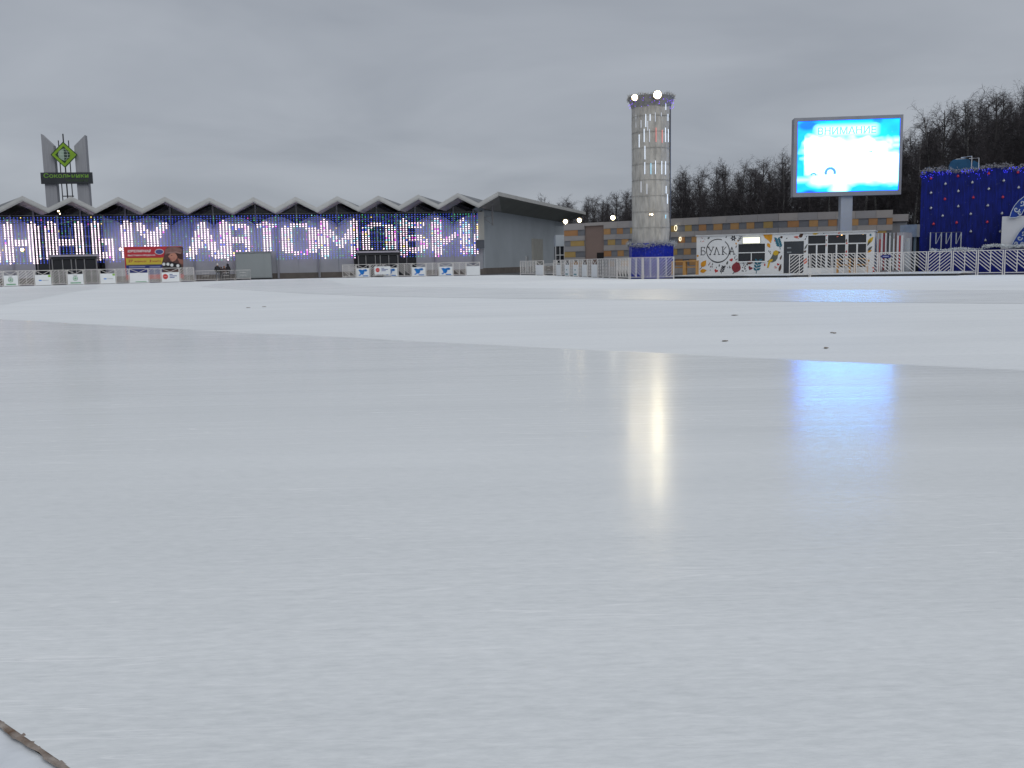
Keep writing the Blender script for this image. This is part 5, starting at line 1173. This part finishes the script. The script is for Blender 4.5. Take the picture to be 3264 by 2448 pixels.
# ================================================================== TREES
BARK = mat('bark', (.075, .07, .068), .9, .3, 4, stretch=(1, 1, .3)); BIRCH = mat('birch_bark', (.20, .195, .19), .85, .4, 3, stretch=(1, 1, 3)); TWIG = mat('twigs', (.075, .068, .072), .9, .25, 1)
def grow(seed, kind):
    rn = random.Random(seed); tr = MB(); cr_ = MB(); Ht = 20.0
    def wander(p, d, L, n, wob, upb):
        pts = [p]
        for _ in range(n):
            d = (d + Vector((rn.gauss(0, wob), rn.gauss(0, wob), rn.gauss(0, wob) + upb))).normalized(); p = p + d * (L / n); pts.append(p)
        return pts, d
    def twigs(pts, n, l0, droop):
        for _ in range(n):
            i = rn.randrange(len(pts) - 1); p = pts[i].lerp(pts[i + 1], rn.random()); d = Vector((rn.gauss(0, 1), rn.gauss(0, 1), rn.gauss(.35, .8))).normalized()
            l = l0 * rn.uniform(.5, 1.3); q = p + d * l * .5; d2 = (d + Vector((rn.gauss(0, .3), rn.gauss(0, .3), -droop * rn.random()))).normalized(); e = q + d2 * l * .5
            s = d.orthogonal().normalized() * rn.uniform(.009, .015); s.rotate(Matrix.Rotation(rn.uniform(0, 6.28), 3, d))
            cr_.add([p - s, p + s, q + s * .7, q - s * .7, e], [(0, 1, 2, 3), (3, 2, 4)])
            for _2 in range(2):
                d3 = (d2 + Vector((rn.gauss(0, .6), rn.gauss(0, .6), rn.gauss(.1, .5)))).normalized(); e3 = q + d3 * l * .5; cr_.add([q - s * .6, q + s * .6, e3], [(0, 1, 2)])
    fork = kind == 'fork'
    tpts, _ = wander(Vector((0, 0, -.1)), Vector((rn.gauss(0, .03), rn.gauss(0, .03), 1)), Ht * .93, 9, .045, .05)
    tr.tube(tpts, [.26 * (1 - .9 * i / 9) + .015 for i in range(10)], 7)
    nl = 26
    for k in range(nl):
        h = .22 + .74 * (k / nl) ** .9 + rn.uniform(-.02, .02); i = min(8, int(h * 9)); p = tpts[i].lerp(tpts[i + 1], h * 9 - i)
        a = k * 2.4 + rn.uniform(-.4, .4); el = rn.uniform(.5, 1.2) if kind != 'birch' else rn.uniform(.7, 1.3)
        L = (1.05 - h) * (8.5 if kind == 'wide' else 6.2) * rn.uniform(.7, 1.15) + .8
        d = Vector((math.cos(a) * math.cos(el), math.sin(a) * math.cos(el), math.sin(el)))
        pts, de = wander(p, d, L, 5, .14, .06); r = .025 + .012 * L
        cr_.tube(pts, [r * (1 - .16 * j) for j in range(6)], 4)
        twigs(pts[1:], int(14 + L * 5.5), .95, .5 if kind == 'birch' else .15)
        for _ in range(int(2 + L * .9)):
            j = rn.randrange(1, 5); pb = pts[j].lerp(pts[j + 1], rn.random()); db = Vector((rn.gauss(0, .8), rn.gauss(0, .8), rn.gauss(.5, .5))).normalized()
            sub, _ = wander(pb, db, rn.uniform(1.0, 2.4), 3, .2, .05); cr_.tube(sub, [.022, .016, .012, .006], 3); twigs(sub, 14, .9, .6 if kind == 'birch' else .2)
    a = mesh('trunk', tr, True); a.materials.append(BIRCH if kind == 'birch' else BARK); b = mesh('crown', cr_); b.materials.append(TWIG)
    return a, b
kinds = ['fork', 'birch', 'wide', 'birch', 'fork', 'wide']
VAR = [grow(40 + i, k) for i, k in enumerate(kinds)]
tx = [1700, 1740, 1800, 1850, 1900, 2000, 2150, 2250, 2400, 2480, 2600, 2800, 2890, 2950, 3000, 3073, 3150, 3226, 3264, 3400]
ty = [638, 612, 578, 592, 586, 560, 526, 508, 486, 458, 448, 408, 380, 318, 300, 270, 250, 224, 214, 180]
def topy(x): return float(np.interp(x, tx, ty))
rn = random.Random(77)
LAB = {'fork': 'bare dark forked tree in the wood', 'birch': 'bare slender birch in the wood', 'wide': 'bare wide-crowned tree in the wood'}
def zone(x): return ' beyond the pavilion eave' if x < 1900 else ' behind the net-wrapped column' if x < 2190 else ' above the bakery kiosk' if x < 2500 else ' behind the video screen' if x < 2900 else ' behind the blue stage'
def plant(x, Y, ytop):
    i = rn.randrange(len(VAR)); p = hp(x, Y); hgt = zat(x, ytop, Y)
    s = hgt / 20.2; k = kinds[i]
    t = thing('bare_tree', LAB[k] + zone(x), 'tree', p, rn.uniform(0, 6.28), {'fork': 'forked trees', 'birch': 'birches', 'wide': 'wide trees'}[k] + zone(x)); t.scale = (s * rn.uniform(.9, 1.15),) * 2 + (s,)
    put('trunk', VAR[i][0], t); put('crown', VAR[i][1], t)
for row, (dY, step, dr0, dr1) in enumerate(((0, 50, -8, 26), (8, 48, 0, 50), (16, 40, 20, 85), (26, 40, 40, 120), (38, 40, 50, 135), (52, 40, 60, 150))):
    x = 1745 + row * 13
    while x < 3420:
        Y = float(np.interp(x, [1700, 2480, 3264, 3450], [185, 140, 108, 104])) + dY + rn.uniform(-3, 3)
        plant(x + rn.uniform(-10, 10), Y, topy(x) + rn.uniform(dr0, dr1) + (rn.uniform(0, 70) if rn.random() < .25 else 0)); x += step * rn.uniform(.75, 1.25) * (.8 if x < 2400 else (1 if x < 2850 else 1.25))
# undergrowth that closes the view low down between the trunks
und = MB(); rn = random.Random(5)
for k in range(9000):
    x = rn.uniform(1740, 3420); Y = float(np.interp(x, [1700, 2480, 3264, 3450], [185, 140, 108, 104])) + rn.uniform(4, 58); p = hp(x, Y); h = rn.uniform(.5, 1) ** .7 * 6.5; q = Vector((p.x, p.y, 0))
    e = q + Vector((rn.gauss(0, .9), rn.gauss(0, .9), h)); s = Vector((.05, .02, 0)); m_ = q.lerp(e, .5) + Vector((rn.gauss(0, .3), rn.gauss(0, .3), 0))
    und.add([q - s, q + s, m_ + s * .8, m_ - s * .8, e], [(0, 1, 2, 3), (3, 2, 4)])
    for _ in range(4):
        b0 = m_.lerp(e, rn.random()); b1 = b0 + Vector((rn.gauss(0, .8), rn.gauss(0, .8), rn.uniform(.1, 1.2))); und.add([b0 - s * .6, b0 + s * .6, b1], [(0, 1, 2)])
o = obj('undergrowth', und, TWIG, kind='stuff'); tag(o, 'dense bare undergrowth filling the wood behind the buildings', 'undergrowth')

# ================================================================== LITTER ON THE ICE
LFM = mat('dead_leaf', (.27, .24, .21), .85, .3, 20)
for i, (x, y, s) in enumerate([(792, 981, .10), (841, 978, .10), (2341, 1005, .10), (2311, 1087, .075), (2652, 1061, .05), (2633, 1110, .055), (2660, 1062, .05)]):
    p = G(x, y, .006); rn = random.Random(i); pts = [(s * math.cos(k * .9) * rn.uniform(.5, 1), s * .7 * math.sin(k * .9) * rn.uniform(.5, 1), .004 + rn.uniform(0, .012)) for k in range(7)]
    mb = MB().add(pts + [(q[0] * .9, q[1] * .9, 0) for q in pts] + [(0, 0, .014)], [(k, (k + 1) % 7, 14) for k in range(7)] + [(k + 7, (k + 1) % 7 + 7, (k + 1) % 7, k) for k in range(7)])
    o = obj('dead_leaf', mb, LFM, loc=p, rz=rn.random() * 6); tag(o, 'small crumpled brown leaf lying on the frosted ice', 'leaf', 'dead leaves on the ice')
